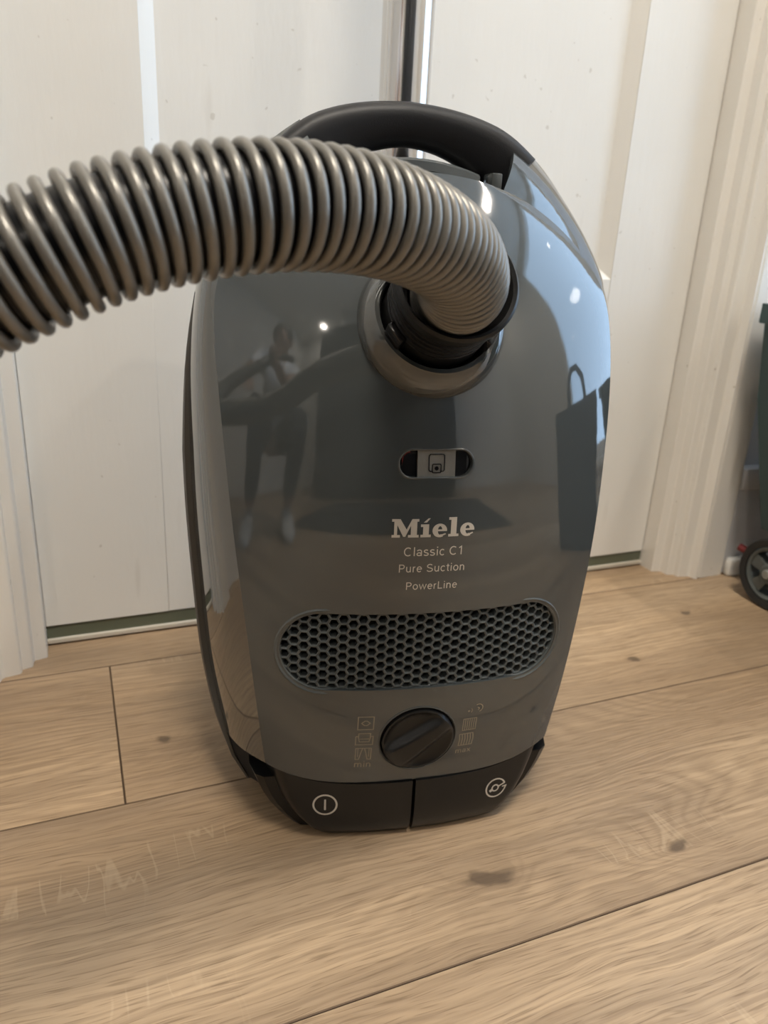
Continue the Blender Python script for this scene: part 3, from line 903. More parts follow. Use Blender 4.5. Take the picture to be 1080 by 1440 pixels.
# exhaust grille: frame, backing, honeycomb
G_ = GRILLE
gi, go = grille_outline(-0.0004), grille_outline(0.0030)
ring_plate('grille_frame', gi, go, G_['x'], G_['z'], [(0, -0.006), (0.02, -0.0012), (0.35, -0.0002), (0.75, 0.0007), (1.0, 0.0002), (1.0, -0.001)], M['grille'], VC)
plate('grille_backing', grille_outline(0.001), G_['x'], G_['z'], -0.009, -0.011, M['void'], VC)
def honeycomb():
    bm = bmesh.new()
    hw, hh = GRILLE['hw'] - 0.0002, GRILLE['hh'] - 0.0002
    R = 0.00362; wall_t = 0.00082          # hexagon pitch radius and rib half width
    pitch_x = 1.5 * R * 1.06; pitch_z = math.sqrt(3) * R
    r_in = R - wall_t
    def inside(x, z):
        dx = max(0.0, abs(x) - (hw - hh)); return math.hypot(dx, z) <= hh
    def clampp(x, z):
        dx = abs(x) - (hw - hh)
        if dx <= 0: return (x, max(-hh, min(hh, z)))
        d = math.hypot(dx, z)
        if d <= hh: return (x, z)
        return (math.copysign(hw - hh + dx * hh / d, x), z * hh / d)
    nx = int(hw / pitch_x) + 2; nz = int(hh / pitch_z) + 2
    cache = {}
    def P(x, z, off):
        k = (round(x, 5), round(z, 5), off)
        if k not in cache:
            cache[k] = bm.verts.new(lid(GRILLE['x'] + x, GRILLE['z'] + z, off)[0])
        return cache[k]
    for i in range(-nx, nx + 1):
        for j in range(-nz, nz + 1):
            cx_ = i * pitch_x; cz_ = j * pitch_z + (pitch_z / 2 if i % 2 else 0)
            outer = [(cx_ + R * 1.0 * math.cos(math.pi / 3 * k) * 1.04, cz_ + R * math.sin(math.pi / 3 * k)) for k in range(6)]
            if not any(inside(*p) for p in outer) and not inside(cx_, cz_): continue
            inn = [(cx_ + r_in * math.cos(math.pi / 3 * k) * 1.04, cz_ + r_in * math.sin(math.pi / 3 * k)) for k in range(6)]
            O = [clampp(*p) for p in outer]; I = [clampp(*p) for p in inn]
            for k in range(6):
                k2 = (k + 1) % 6
                try:
                    a, b, c, d = P(*O[k], -0.0016), P(*O[k2], -0.0016), P(*I[k2], -0.0020), P(*I[k], -0.0020)
                    if len({a, b, c, d}) >= 3: bm.faces.new(list(dict.fromkeys((a, b, c, d))))
                    e, f = P(*I[k], -0.0075), P(*I[k2], -0.0075)
                    if len({c, d, e, f}) == 4: bm.faces.new((d, c, f, e))
                except ValueError:
                    pass
    me = bpy.data.meshes.new('honeycomb_grille')
    bmesh.ops.recalc_face_normals(bm, faces=bm.faces[:])
    bm.to_mesh(me); bm.free()
    return link('honeycomb_grille', me, M['grille'], VC)
honeycomb()

# power dial
KC, KN = lid(KNOB['x'], KNOB['z'])
def dial():
    r0 = KNOB['r']
    a, u, v = frame_from(KN)          # u = sideways, v = up along the lid
    if u.x < 0: u, v = -u, -v
    ang = math.radians(38)
    du, dv = u * math.cos(ang) + v * math.sin(ang), -u * math.sin(ang) + v * math.cos(ang)
    bm = bmesh.new(); nr, na = 22, 72; rg = []
    for i in range(nr + 1):
        rr = r0 * (i / nr)
        ring = []
        for k in range(na):
            t = 2 * math.pi * k / na
            p, q = rr * math.cos(t), rr * math.sin(t)        # along the grip, across it
            pn = p / r0
            def sm(v): v = max(0.0, min(1.0, v)); return v * v * (3 - 2 * v)
            up = 0.0015 + 0.0040 * (0.5 - 0.5 * pn) + 0.0012 * pn * pn      # half width of the ridge's flat top
            dn_ = 0.0020 + 0.0058 * (0.5 - 0.5 * pn)
            e = (q - up) if q > 0 else (-q - dn_)
            fall = sm(e / 0.0060) if q > 0 else sm(e / 0.0085)
            h_ = 0.0046 - 0.0056 * fall * (1 - (i / nr) ** 8) - 0.0024 * (i / nr) ** 8
            if i == nr: h_ = 0.0008
            ring.append(KC + du * p + dv * q + a * h_)
        if i == 0: rg.append([bm.verts.new(ring[0])])
        else: rg.append([bm.verts.new(x) for x in ring])
    base = [bm.verts.new(KC + du * r0 * math.cos(2 * math.pi * k / na) + dv * r0 * math.sin(2 * math.pi * k / na) - a * 0.006) for k in range(na)]
    rg.append(base)
    for A, B in zip(rg[:-1], rg[1:]):
        for k in range(na):
            k2 = (k + 1) % na
            if len(A) == 1: bm.faces.new((A[0], B[k], B[k2]))
            else: bm.faces.new((A[k], B[k], B[k2], A[k2]))
    bm.faces.new(base[::-1])
    from_bm('power_dial', bm, M['black'], VC, 0.55)
dial()
ring_plate('dial_rim', circle(KNOB['r'] + 0.0008, 56), circle(KNOB['r'] + 0.0026, 56), KNOB['x'], KNOB['z'],
           [(0, -0.004), (0, -0.0008), (0.5, 0.0005), (1.0, 0.0002), (1.0, -0.001)], M['hood_side'], VC)

# ---- printing
def print_mesh(name, polys, place, mat, parent):
    """polys: list of 2-D polygons; place(x, y) -> point on the surface"""
    bm = bmesh.new()
    for poly in polys:
        try: bm.faces.new([bm.verts.new(place(*p)) for p in poly])
        except ValueError: pass
    for f in bm.faces:
        f.normal_update()
    me = bpy.data.meshes.new(name); bm.to_mesh(me); bm.free()
    return link(name, me, mat, parent)
def stroke(pts, w, closed=False):
    """flat band of width w along a 2-D polyline, as quads"""
    out = []; n = len(pts); L_, R_ = [], []
    for i in range(n):
        a = pts[(i - 1) % n] if closed or i > 0 else pts[i]
        b = pts[(i + 1) % n] if closed or i < n - 1 else pts[i]
        def nrm(p, q):
            d = math.hypot(q[0] - p[0], q[1] - p[1]); return (-(q[1] - p[1]) / d, (q[0] - p[0]) / d) if d > 1e-9 else None
        n1, n2 = nrm(a, pts[i]), nrm(pts[i], b)
        if n1 is None: n1 = n2
        if n2 is None: n2 = n1
        mx, my = n1[0] + n2[0], n1[1] + n2[1]; ml = math.hypot(mx, my) or 1
        mx, my = mx / ml, my / ml
        k = min(2.0, 1.0 / max(0.3, mx * n1[0] + my * n1[1])) * w / 2
        L_.append((pts[i][0] + mx * k, pts[i][1] + my * k)); R_.append((pts[i][0] - mx * k, pts[i][1] - my * k))
    for i in range(n if closed else n - 1):
        j = (i + 1) % n
        out.append([R_[i], R_[j], L_[j], L_[i]])
    return out
def arc(cx_, cy_, r_, a0, a1, n=20, ry=None):
    ry = ry or r_
    return [(cx_ + r_ * math.cos(math.radians(a0 + (a1 - a0) * k / n)), cy_ + ry * math.sin(math.radians(a0 + (a1 - a0) * k / n))) for k in range(n + 1)]
def rect(x0, y0, x1, y1): return [(x0, y0), (x1, y0), (x1, y1), (x0, y1)]
def at_lid(x0, z0, s=1.0, off=0.00022): return lambda a, b: lid(x0 + a * s, z0 + b * s, off)[0]
def at_pedal(sg, x0, z0, s=1.0, off=0.0003): return lambda a, b: on_pedal(sg, x0 + a * s, z0 + b * s, off)

LET = {   # monoline letters: (advance, list of polylines); cap height 0.72, x-height 0.52
    'C': (.70, [arc(.35, .36, .29, 48, 312, 20, .33)]),
    'l': (.24, [[(.12, 0), (.12, .74)]]),
    'a': (.54, [arc(.25, .38, .17, 165, 0, 10, .12) + [(.42, .0)], arc(.235, .15, .165, 20, 340, 16, .12)]),
    's': (.48, [arc(.23, .385, .155, 30, 180, 9, .105)[:-1] + arc(.22, .385, .145, 180, 250, 4, .11) + arc(.24, .14, .165, 60, -60, 9, .11)[1:] + arc(.23, .14, .17, -70, -160, 6, .11)]),
    'i': (.24, [[(.12, 0), (.12, .52)], [(.12, .64), (.12, .735)]]),
    'c': (.50, [arc(.26, .26, .19, 45, 315, 18, .235)]),
    'P': (.62, [[(.12, 0), (.12, .69), (.34, .69)] + arc(.34, .515, .19, 85, -85, 10, .175) + [(.12, .34)]]),
    'u': (.55, [[(.10, .52), (.10, .20)] + arc(.26, .20, .16, 190, 340, 9, .17), [(.43, .52), (.43, 0)]]),
    'r': (.34, [[(.10, 0), (.10, .52)], arc(.29, .28, .19, 178, 92, 7, .22)]),
    'e': (.54, [[(.085, .28), (.455, .28)] + arc(.27, .26, .19, 6, 318, 20, .235)]),
    'S': (.66, [arc(.33, .53, .22, 30, 180, 9, .16)[:-1] + arc(.32, .53, .21, 180, 255, 4, .16) + arc(.33, .19, .24, 65, -60, 9, .16)[1:] + arc(.32, .19, .24, -70, -165, 7, .16)]),
    't': (.32, [[(.16, .67), (.16, .12)] + arc(.25, .12, .09, 180, 280, 5, .09), [(.03, .50), (.29, .50)]]),
    'o': (.56, [arc(.28, .26, .20, 0, 360, 22, .235)]),
    'n': (.55, [[(.10, 0), (.10, .52)], arc(.265, .32, .165, 175, 0, 10, .17) + [(.43, 0)]]),
    'w': (.76, [[(.05, .52), (.22, .03), (.38, .50), (.54, .03), (.71, .52)]]),
    'L': (.54, [[(.12, .72), (.12, .035), (.50, .035)]]),
    '1': (.46, [[(.08, .56), (.27, .69), (.27, 0)]]),
    'm': (.84, [[(.10, 0), (.10, .52)], arc(.255, .33, .155, 175, 0, 9, .16) + [(.41, 0)], arc(.565, .33, .155, 175, 0, 9, .16) + [(.72, 0)]]),
    'x': (.50, [[(.06, .52), (.44, 0)], [(.44, .52), (.06, 0)]]),
    ' ': (.28, [])}
def lid_text(body, name, x, z, width, mat, weight=0.085):
    polys, adv = [], 0.0
    for ch in body:
        w, lines = LET[ch]
        for ln in lines:
            polys += stroke([(adv + a, b) for a, b in ln], weight)
        adv += w + 0.03
    xs = [p[0] for q_ in polys for p in q_]
    s = width / (max(xs) - min(xs)); c = (max(xs) + min(xs)) / 2
    return print_mesh(name, [[(a - c, b) for a, b in q_] for q_ in polys], at_lid(x, z, s), mat, VC)
lid_text('Classic C1', 'model_line_text', -0.0018, 0.2103, 0.0345, M['print'])
lid_text('Pure Suction', 'suction_line_text', -0.0018, 0.2003, 0.0392, M['print'])
lid_text('PowerLine', 'power_line_text', -0.0012, 0.1893, 0.0308, M['print'])

# maker's wordmark: heavy slab letters drawn as polygons (unit = x-height 1)
def wordmark():
    P = []
    def add(*q_): P.extend(q_)
    # M  (cap height 1.45)
    H = 1.42; s = 0.20
    add(rect(0.0, 0, 0.62, s), rect(1.22, 0, 2.02, s))
    add(rect(0.0, H - s, 0.52, H), rect(1.52, H - s, 2.02, H))
    add(rect(0.17, s, 0.40, H - s), rect(1.42, s, 1.88, H - s))
    add([(0.17, H), (0.62, H), (1.10, 0.62), (0.86, 0.06)], [(0.86, 0.06), (1.10, 0.62), (1.50, H), (1.66, H), (1.02, 0.06)])
    # i with a slanted dot
    x = 2.16
    add(rect(x, 0, x + 0.78, s), rect(x + 0.18, s, x + 0.62, 1.0), rect(x, 1.0 - s, x + 0.18, 1.0))
    add([(x + 0.20, 1.14), (x + 0.44, 1.14), (x + 0.72, 1.46), (x + 0.56, 1.46)])
    # e
    def e_(x):
        outer = arc(x + 0.56, 0.5, 0.56, 0, 300, 26, 0.53); inner = arc(x + 0.58, 0.5, 0.17, 0, 300, 26, 0.33)
        for k in range(26):
            add([outer[k], outer[k + 1], inner[k + 1], inner[k]])
        add(rect(x + 0.36, 0.44, x + 1.12, 0.58))
        add([(x + 0.68, 0.02), (x + 1.06, 0.20), (x + 1.00, 0.28), (x + 0.66, 0.17)])
    e_(3.06)
    # l
    x = 4.30
    add(rect(x, 0, x + 0.80, s), rect(x + 0.18, s, x + 0.62, 1.50), rect(x, 1.50 - s, x + 0.18, 1.50))
    e_(5.22)
    w = 6.34
    return [[(a - w / 2, b) for a, b in q_] for q_ in P], w
wp, ww = wordmark()
print_mesh('wordmark', wp, at_lid(-0.0022, 0.2216, 0.0488 / ww), M['print'], VC)

# slider pictogram: a rounded square with a small dotted square in its corner
ic = stroke([(-.9, -.75), (-.9, .85), (-.75, 1.0), (.75, 1.0), (.9, .85), (.9, -.75), (.75, -.9), (.42, -.9)], .11)
ic += stroke([(-.9, -.75), (-.75, -.9), (-.42, -.9)], .11)
ic += stroke([(-.42, -1.05), (.42, -1.05), (.5, -.95), (.5, -.2), (.42, -.1), (-.42, -.1), (-.5, -.2), (-.5, -.95)], .11, True)
ic += [arc(0, -.57, .24, 0, 360, 14)[:-1]]
print_mesh('slider_pictogram', ic, at_lid(W_['x'] + 0.0002, W_['z'] + 0.0002, 0.0050, -0.0010), M['blackgloss'], VC)

# dial pictograms
def icon_diamond():
    return stroke([(-1, -1), (1, -1), (1, 1), (-1, 1)], .13, True) + stroke([(-.55, 0), (-.15, .36), (.15, .36), (.55, 0), (.15, -.36), (-.15, -.36)], .13, True)
def icon_sofa():
    return (stroke([(-.75, .2), (-.75, 1.0), (.75, 1.0), (.75, .2)], .12) + stroke([(-1.1, .55), (-1.1, -.85), (1.1, -.85), (1.1, .55), (.82, .55), (.62, -.35), (-.62, -.35), (-.82, .55), (-1.1, .55)], .12)
            + stroke([(-.62, .12), (.62, .12)], .12))
def icon_curtain():
    return (stroke([(-1.05, 1.0), (1.05, 1.0)], .13) + stroke([(-1.0, 1.0), (-1.0, -.9), (-.55, -.9), (-.35, .1), (-.12, 1.0)], .12) + stroke([(1.0, 1.0), (1.0, -.9), (.55, -.9), (.35, .1), (.12, 1.0)], .12)
            + stroke([(-.72, 1.0), (-.72, -.5)], .10) + stroke([(.72, 1.0), (.72, -.5)], .10))
def icon_ear():
    return (stroke(arc(.45, 0, .62, -70, 120, 16), .13) + stroke([(.45, -.35), (.62, -.05), (.35, .12)], .12) + [arc(-.85, -.3, .16, 0, 360, 10)[:-1]]
            + stroke(arc(-.95, -.25, .55, -35, 35, 8), .11))
def icon_carpet():
    p = stroke([(-.9, -.9), (.9, -.9), (.9, 1.0), (-.9, 1.0)], .12, True)
    for k in range(5): p += stroke([(-.6 + .3 * k, -.85), (-.6 + .3 * k, .95)], .12)
    return p
def icon_pile():
    p = stroke([(-1, 1.0), (1, 1.0)], .14)
    for k in range(6): p += stroke([(-.95 + .38 * k, .95), (-.85 + .38 * k, .1), (-.95 + .38 * k, -.95)], .14)
    return p + stroke([(-1, -.95), (1, -.95)], .12)
for fn, nm, x, z in ((icon_diamond, 'floor_pictogram', -.0355, .0965), (icon_sofa, 'sofa_pictogram', -.0358, .0835), (icon_curtain, 'curtain_pictogram', -.0358, .0715),
                     (icon_ear, 'quiet_pictogram', .0355, .1010), (icon_carpet, 'carpet_pictogram', .0330, .0885), (icon_pile, 'deep_pile_pictogram', .0318, .0762)):
    print_mesh(nm, fn(), at_lid(x, z, .0049), M['print_dim'], VC)
lid_text('min', 'min_text', -.0358, .0605, .0105, M['print_dim'], 0.10)
lid_text('max', 'max_text', .0312, .0652, .0105, M['print_dim'], 0.10)

# pedal symbols
print_mesh('power_symbol', stroke(arc(0, 0, 1, 0, 360, 36)[:-1], .16, True) + stroke([(0, -.55), (0, .55)], .16), at_pedal(-1, -.0585, .0300, .0075), M['print'], PEDAL[-1])
ps = stroke(arc(0, 0, 1, 20, 335, 30), .15) + stroke(arc(-.05, 0, .34, 0, 360, 18)[:-1], .14, True) + stroke([(.26, .10), (.95, .38)], .14) + stroke([(-.62, -.30), (-.34, -.12)], .3) + stroke([(.94, -.42), (1.1, .02), (.70, -.02)], .14)
print_mesh('rewind_symbol', ps, at_pedal(1, .0600, .0285, .0072), M['print'], PEDAL[1])

# wheels on the back of the chassis
for x, z, r_ in ((-.088, .10, .036), (.088, .10, .036), (.04, .33, .022)):
    w = lathe('wheel', [(0, -.012), (r_ * .8, -.012), (r_, -.008), (r_, .008), (r_ * .8, .012), (0, .012)], 36, V(x, -.168, z), (1, 0, 0), M['tyre'], VC)
    lathe('wheel_hub', [(0, -.0135), (r_ * .45, -.0135), (r_ * .45, .0135), (0, .0135)], 24, V(x, -.168, z), (1, 0, 0), M['rim'], w)

# ------------------------------------------------------------------ suction hose
VM = Matrix.Translation(VC.location) @ Matrix.Rotation(YAW, 4, 'Z')
HB = VM @ IC; HA = (VM.to_3x3() @ IN_AX).normalized()
hose = empty('suction_hose', HB)
tag(hose, 'ribbed taupe grey suction hose arching out of the vacuum cleaner to the left', 'hose')
def rel(p): return Vector(p) - HB
# black cuff with a flared rim and a locking collar
lathe('hose_cuff', [(0.0295, -0.018), (0.0295, 0.014), (0.0288, 0.020), (0.0285, 0.033), (0.0310, 0.036), (0.0322, 0.040), (0.0322, 0.044), (0.0308, 0.0455), (0.0290, 0.0440), (0.0275, 0.036), (0.0255, 0.030), (0.0215, 0.026), (0.0215, -0.018), (0.0295, -0.018)],
      64, (0, 0, 0), HA, M['black'], hose)
for k in range(4):
    lathe('cuff_rib', [(0.0284, 0.0145 + k * 0.0042), (0.0296, 0.0152 + k * 0.0042), (0.0296, 0.0164 + k * 0.0042), (0.0284, 0.0171 + k * 0.0042)], 56, (0, 0, 0), HA, M['black'], hose)
_a, _u, _v = frame_from(HA)
for sg in (-1, 1):
    bm = bmesh.new(); add_box(bm, (-0.006, -0.0025, -0.010), (0.006, 0.0025, 0.016), 0.0012, 2)
    cl = from_bm('locking_tab', bm, M['blackgloss'], hose, 0.6)
    side = (_u * (0.85 * sg) - _v * 0.53).normalized()
    mt = Matrix((HA.cross(side), side, HA)).transposed().to_4x4(); mt.translation = side * 0.0305 + HA * 0.004
    cl.matrix_local = mt

HOSE_PX = [(652, 400, .350), (645, 372, .330), (620, 346, .309), (576, 322, .289), (515, 303, .271), (436, 292, .257), (350, 292, .246), (250, 304, .238),
           (150, 328, .231), (50, 366, .226), (-60, 414, .223), (-200, 470, .222), (-340, 520, .226), (-520, 550, .240), (-760, 560, .262)]
def cam_pt(px, py, dep):
    v = CR @ np.array([(px - CX) / F_PX * dep, (py - CY) / F_PX * dep, dep]); return Vector((v[0], v[1], v[2] + CAM_H))
ctrl = [HB + HA * 0.004, HB + HA * 0.022] + [cam_pt(*p) for p in HOSE_PX] + [Vector(p) for p in ((-.285, .365, .325), (-.365, .315, .385), (-.405, .225, .465), (-.42, .13, .545))]
cum = [0.0]
for a, b in zip(ctrl[:-1], ctrl[1:]): cum.append(cum[-1] + (b - a).length)
qs = np.linspace(0, cum[-1], 420)
HP = np.stack([spline(cum, [c[i] for c in ctrl], qs) for i in range(3)], -1)
seg = np.linalg.norm(np.diff(HP, axis=0), axis=1); arcl = np.concatenate([[0], np.cumsum(seg)])
HR = 0.0192
bm = bmesh.new()
sweep(bm, [rel(HP[i]) for i in range(0, 420, 3)], circle(HR - 0.0021, 32), caps=True)
from_bm('hose_core', bm, M['core'], hose, 1.2)
bm = bmesh.new(); mr, mn, ns, nm_ = HR, 0.0020, 40, 10
for i in range(ns):
    for j in range(nm_):
        t, u = 2 * math.pi * i / ns, 2 * math.pi * j / nm_
        bm.verts.new(((mr + mn * math.cos(u)) * math.cos(t), (mr + mn * math.cos(u)) * math.sin(t), mn * 1.02 * math.sin(u)))
bm.verts.ensure_lookup_table()
for i in range(ns):
    for j in range(nm_):
        a, b = i * nm_ + j, i * nm_ + (j + 1) % nm_; c, d = ((i + 1) % ns) * nm_ + j, ((i + 1) % ns) * nm_ + (j + 1) % nm_
        bm.faces.new([bm.verts[q_] for q_ in (a, c, d, b)])
ring_me = bpy.data.meshes.new('ridge')
for f in bm.faces: f.smooth = True
bm.to_mesh(ring_me); bm.free(); ring_me.materials.append(M['ridge'])
s_ = 0.026
while s_ < arcl[-1] - 0.004:
    i = min(int(np.searchsorted(arcl, s_)), len(HP) - 2)
    t = Vector(HP[i + 1] - HP[i - 1]).normalized()
    w = (s_ - arcl[i - 1]) / max(1e-9, arcl[i] - arcl[i - 1])
    p = Vector(HP[i - 1] + (HP[i] - HP[i - 1]) * w)
    rg = link('ridge', ring_me, None, hose)
    a, u, v = frame_from(t)
    mt = Matrix((u, v, a)).transposed().to_4x4(); mt.translation = rel(p)
    rg.matrix_local = mt
    s_ += 0.0047 + 0.0011 * min(1.0, max(0.0, (s_ - 0.05) / 0.12))

# ------------------------------------------------------------------ suction tube standing behind
tube = empty('suction_tube', (0.2475, 0.582, 0.0))
tag(tube, 'polished steel suction tube standing upright behind the vacuum cleaner', 'tube')
lathe('outer_tube', [(0.0190, 0.02), (0.0190, 0.86), (0.0178, 0.86), (0.0178, 0.02), (0.0190, 0.02)], 64, (0, 0, 0), (0, 0, 1), M['steel'], tube)
lathe('tube_foot', [(0, 0.0), (0.0215, 0.0), (0.0225, 0.003), (0.0225, 0.075), (0.0205, 0.080), (0.0192, 0.080), (0.0192, 0.022), (0, 0.022)], 48, (0, 0, 0), (0, 0, 1), M['black'], tube)
lathe('locking_sleeve', [(0.0192, 0.82), (0.0225, 0.823), (0.0225, 0.90), (0.0205, 0.905), (0.0165, 0.905), (0.0165, 0.82), (0.0192, 0.82)], 48, (0, 0, 0), (0, 0, 1), M['black'], tube)
lathe('inner_tube', [(0.0162, 0.84), (0.0162, 1.16), (0.0152, 1.16), (0.0152, 0.84), (0.0162, 0.84)], 48, (0, 0, 0), (0, 0, 1), M['steel'], tube)

# ------------------------------------------------------------------ wheeled cart at the right edge
cart = empty('wheeled_cart', (0.90, 0.47, 0.0))
tag(cart, 'dark green plastic wheeled cart standing right of the door casing', 'cart')
def loft_box(name, levels, mat, parent, bev=0.01):
    bm = bmesh.new(); rg = []
    for x0, x1, y0, y1, z in levels:
        rg.append([bm.verts.new(p) for p in ((x0, y0, z), (x1, y0, z), (x1, y1, z), (x0, y1, z))])
    for A, B in zip(rg[:-1], rg[1:]):
        for k in range(4): bm.faces.new((A[k], A[(k + 1) % 4], B[(k + 1) % 4], B[k]))
    bm.faces.new(rg[0][::-1]); bm.faces.new(rg[-1])
    es = [e for e in bm.edges if abs(e.verts[0].co.z - e.verts[1].co.z) > 1e-3]
    bmesh.ops.bevel(bm, geom=es, offset=bev, segments=3, affect='EDGES')
    return from_bm(name, bm, mat, parent, 0.6)
CBX = 0.90; CBY = 0.47
loft_box('bin_body', [(.736 - CBX, 1.08 - CBX, .36 - CBY, .600 - CBY, .085), (.710 - CBX, 1.10 - CBX, .33 - CBY, .612 - CBY, .235), (.694 - CBX, 1.12 - CBX, .31 - CBY, .620 - CBY, .325)], M['cart'], cart)
loft_box('bin_rim', [(.692 - CBX, 1.13 - CBX, .30 - CBY, .625 - CBY, .318), (.692 - CBX, 1.13 - CBX, .30 - CBY, .625 - CBY, .338)], M['cart'], cart)
loft_box('bin_underside', [(.758 - CBX, 1.07 - CBX, .38 - CBY, .590 - CBY, .070), (.758 - CBX, 1.07 - CBX, .38 - CBY, .590 - CBY, .087)], M['black'], cart)
def cart_wheel(x, y, sg):
    c = Vector((x - CBX, y - CBY, 0.042)); ax = (-sg, 0, 0)
    w = lathe('wheel', [(0.0325, -.011), (0.0398, -.012), (0.042, -.008), (0.042, .008), (0.0398, .012), (0.0325, .011), (0.0325, -.011)], 48, c, ax, M['tyre'], cart)
    lathe('wheel_rim', [(0.0275, -.007), (0.0327, -.007), (0.0327, .009), (0.0302, .0105), (0.0275, .009), (0.0275, -.007)], 48, c, ax, M['rim'], w)
    lathe('wheel_hub', [(0.0, -.008), (0.0125, -.008), (0.0125, .010), (0.0100, .012), (0.0, .012)], 32, c, ax, M['rim'], w)
    lathe('hub_bolt', [(0.0, .010), (0.0060, .010), (0.0060, .014), (0.0045, .0155), (0, .0155)], 20, c, ax, M['hubcap'], w)
    for k in range(5):
        t = 2 * math.pi * k / 5 + 0.35
        d = Vector((0, math.cos(t), math.sin(t))); e = Vector((0, -math.sin(t), math.cos(t))); n = Vector(ax)
        bm = bmesh.new(); vs = []
        for rr, hw in ((0.010, 0.0055), (0.0290, 0.0085)):
            for s1 in (-1, 1):
                for hgt in (-0.004, 0.008): vs.append(bm.verts.new(c + d * rr + e * hw * s1 + n * hgt))
        bmesh.ops.convex_hull(bm, input=vs)
        from_bm('wheel_spoke', bm, M['rim'], w)
cart_wheel(.733, .556, 1); cart_wheel(1.10, .556, -1)
lathe('axle', [(0, -.17), (.005, -.17), (.005, .195), (0, .195)], 16, (.905 - CBX, .556 - CBY, .042), (1, 0, 0), M['black'], cart)
for sg in (-1, 1):
    box('caster_post', (0.0 + sg * .12 - .012, -.075, .0), (0.0 + sg * .12 + .012, -.05, .071), M['black'], cart, 0.004)
bm = bmesh.new()
sweep(bm, [(.765 - CBX, .585 - CBY, .068), (.757 - CBX, .603 - CBY, .054), (.752 - CBX, .614 - CBY, .044), (.750 - CBX, .625 - CBY, .046)], circle(0.0050, 12))
from_bm('red_bracket', bm, M['red'], cart, 1.0)

# handle at the far end of the hose
bm = bmesh.new()
sweep(bm, [rel(p) for p in (Vector(HP[-6]), Vector(HP[-1]), Vector((-.428, .075, .595)), Vector((-.432, .02, .640)), Vector((-.434, -.04, .672)), Vector((-.434, -.09, .682)))], circle(0.021, 24),
      scales=[1.12, 1.1, .95, .82, .8, .82])
from_bm('hose_handle', bm, M['black'], hose, 0.8)

# ------------------------------------------------------------------ person crouching left of the camera
M['skin'] = mat_plain('skin', (0.42, 0.25, 0.17), 0.5, var=0.05, bump=0.1, bscale=300)
M['tshirt'] = mat_plain('white_cotton', (0.72, 0.73, 0.75), 0.85, var=0.05, bump=0.25, bscale=120)
M['trousers'] = mat_plain('dark_denim', (0.028, 0.032, 0.042), 0.85, var=0.15, bump=0.3, bscale=500)
M['hair'] = mat_plain('dark_hair', (0.018, 0.012, 0.009), 0.5, var=0.3, vscale=80)
M['shoe'] = mat_plain('white_sneaker', (0.55, 0.55, 0.54), 0.6, var=0.05)
PB = Vector((-.93, -.33, 0)); pf = Vector((.86, .51, 0)).normalized(); plft = Vector((-pf.y, pf.x, 0))
person = empty('person', PB)
tag(person, 'person in white t-shirt and dark trousers crouching left of the vacuum, holding the hose', 'person')
def W(f, l, z): return pf * f + plft * l + Vector((0, 0, z))       # relative to the person's base point
def skin_mesh(name, verts, edges, mat, root=0, sub=2):
    me = bpy.data.meshes.new(name); me.from_pydata([tuple(v[0]) for v in verts], edges, [])
    me.materials.append(mat)
    o = link(name, me, None, person)
    md = o.modifiers.new('skin', 'SKIN'); md.use_smooth_shade = True
    for i, v in enumerate(verts):
        r_ = v[1] if isinstance(v[1], tuple) else (v[1], v[1])
        me.skin_vertices[0].data[i].radius = r_
        me.skin_vertices[0].data[i].use_root = (i == root)
    sb = o.modifiers.new('sub', 'SUBSURF'); sb.levels = sub; sb.render_levels = sub
    return o
hand_r = Vector((-.428, .060, .607)) - PB
shr, shl = W(.19, -.17, .765), W(.19, .17, .765)
elb_r = (shr + hand_r) / 2 + Vector((-.02, -.02, -.09))
hand_l = W(.44, .17, .535)
elb_l = (shl + hand_l) / 2 + plft * .10 + Vector((0, 0, -.05))
hip = {s: W(.02, s * .09, .36) for s in (-1, 1)}; knee = {s: W(.40, s * .16, .47) for s in (-1, 1)}; ank = {s: W(.27, s * .15, .095) for s in (-1, 1)}
wr_r = hand_r + (elb_r - hand_r).normalized() * .085; wr_l = hand_l + (elb_l - hand_l).normalized() * .085
BV = [(W(0, 0, .36), .115), (W(.07, 0, .52), .105), (W(.14, 0, .66), .118), (W(.18, 0, .765), .085), (W(.215, 0, .835), .052), (W(.235, 0, .885), (.062, .060)), (W(.262, 0, .945), (.078, .088)), (W(.262, 0, 1.005), (.072, .080)), (W(.255, 0, 1.045), .045),
      (shl, .056), (elb_l, .040), (wr_l, .027), (shr, .056), (elb_r, .040), (wr_r, .027),
      (hip[1], .088), (knee[1], .060), (ank[1], .040), (hip[-1], .088), (knee[-1], .060), (ank[-1], .040), (W(.345, 0, .925), .014)]
BE = [(0, 1), (1, 2), (2, 3), (3, 4), (4, 5), (5, 6), (6, 7), (7, 8), (3, 9), (9, 10), (10, 11), (3, 12), (12, 13), (13, 14), (0, 15), (15, 16), (16, 17), (0, 18), (18, 19), (19, 20), (6, 21)]
skin_mesh('body', BV, BE, M['skin'])
skin_mesh('t_shirt', [(W(.005, 0, .395), .142), (W(.07, 0, .52), .122), (W(.14, 0, .66), .132), (W(.18, 0, .765), .098), (shl, .070), (shl + (elb_l - shl) * .6, .062), (shr, .070), (shr + (elb_r - shr) * .6, .062)],
          [(0, 1), (1, 2), (2, 3), (3, 4), (4, 5), (3, 6), (6, 7)], M['tshirt'])
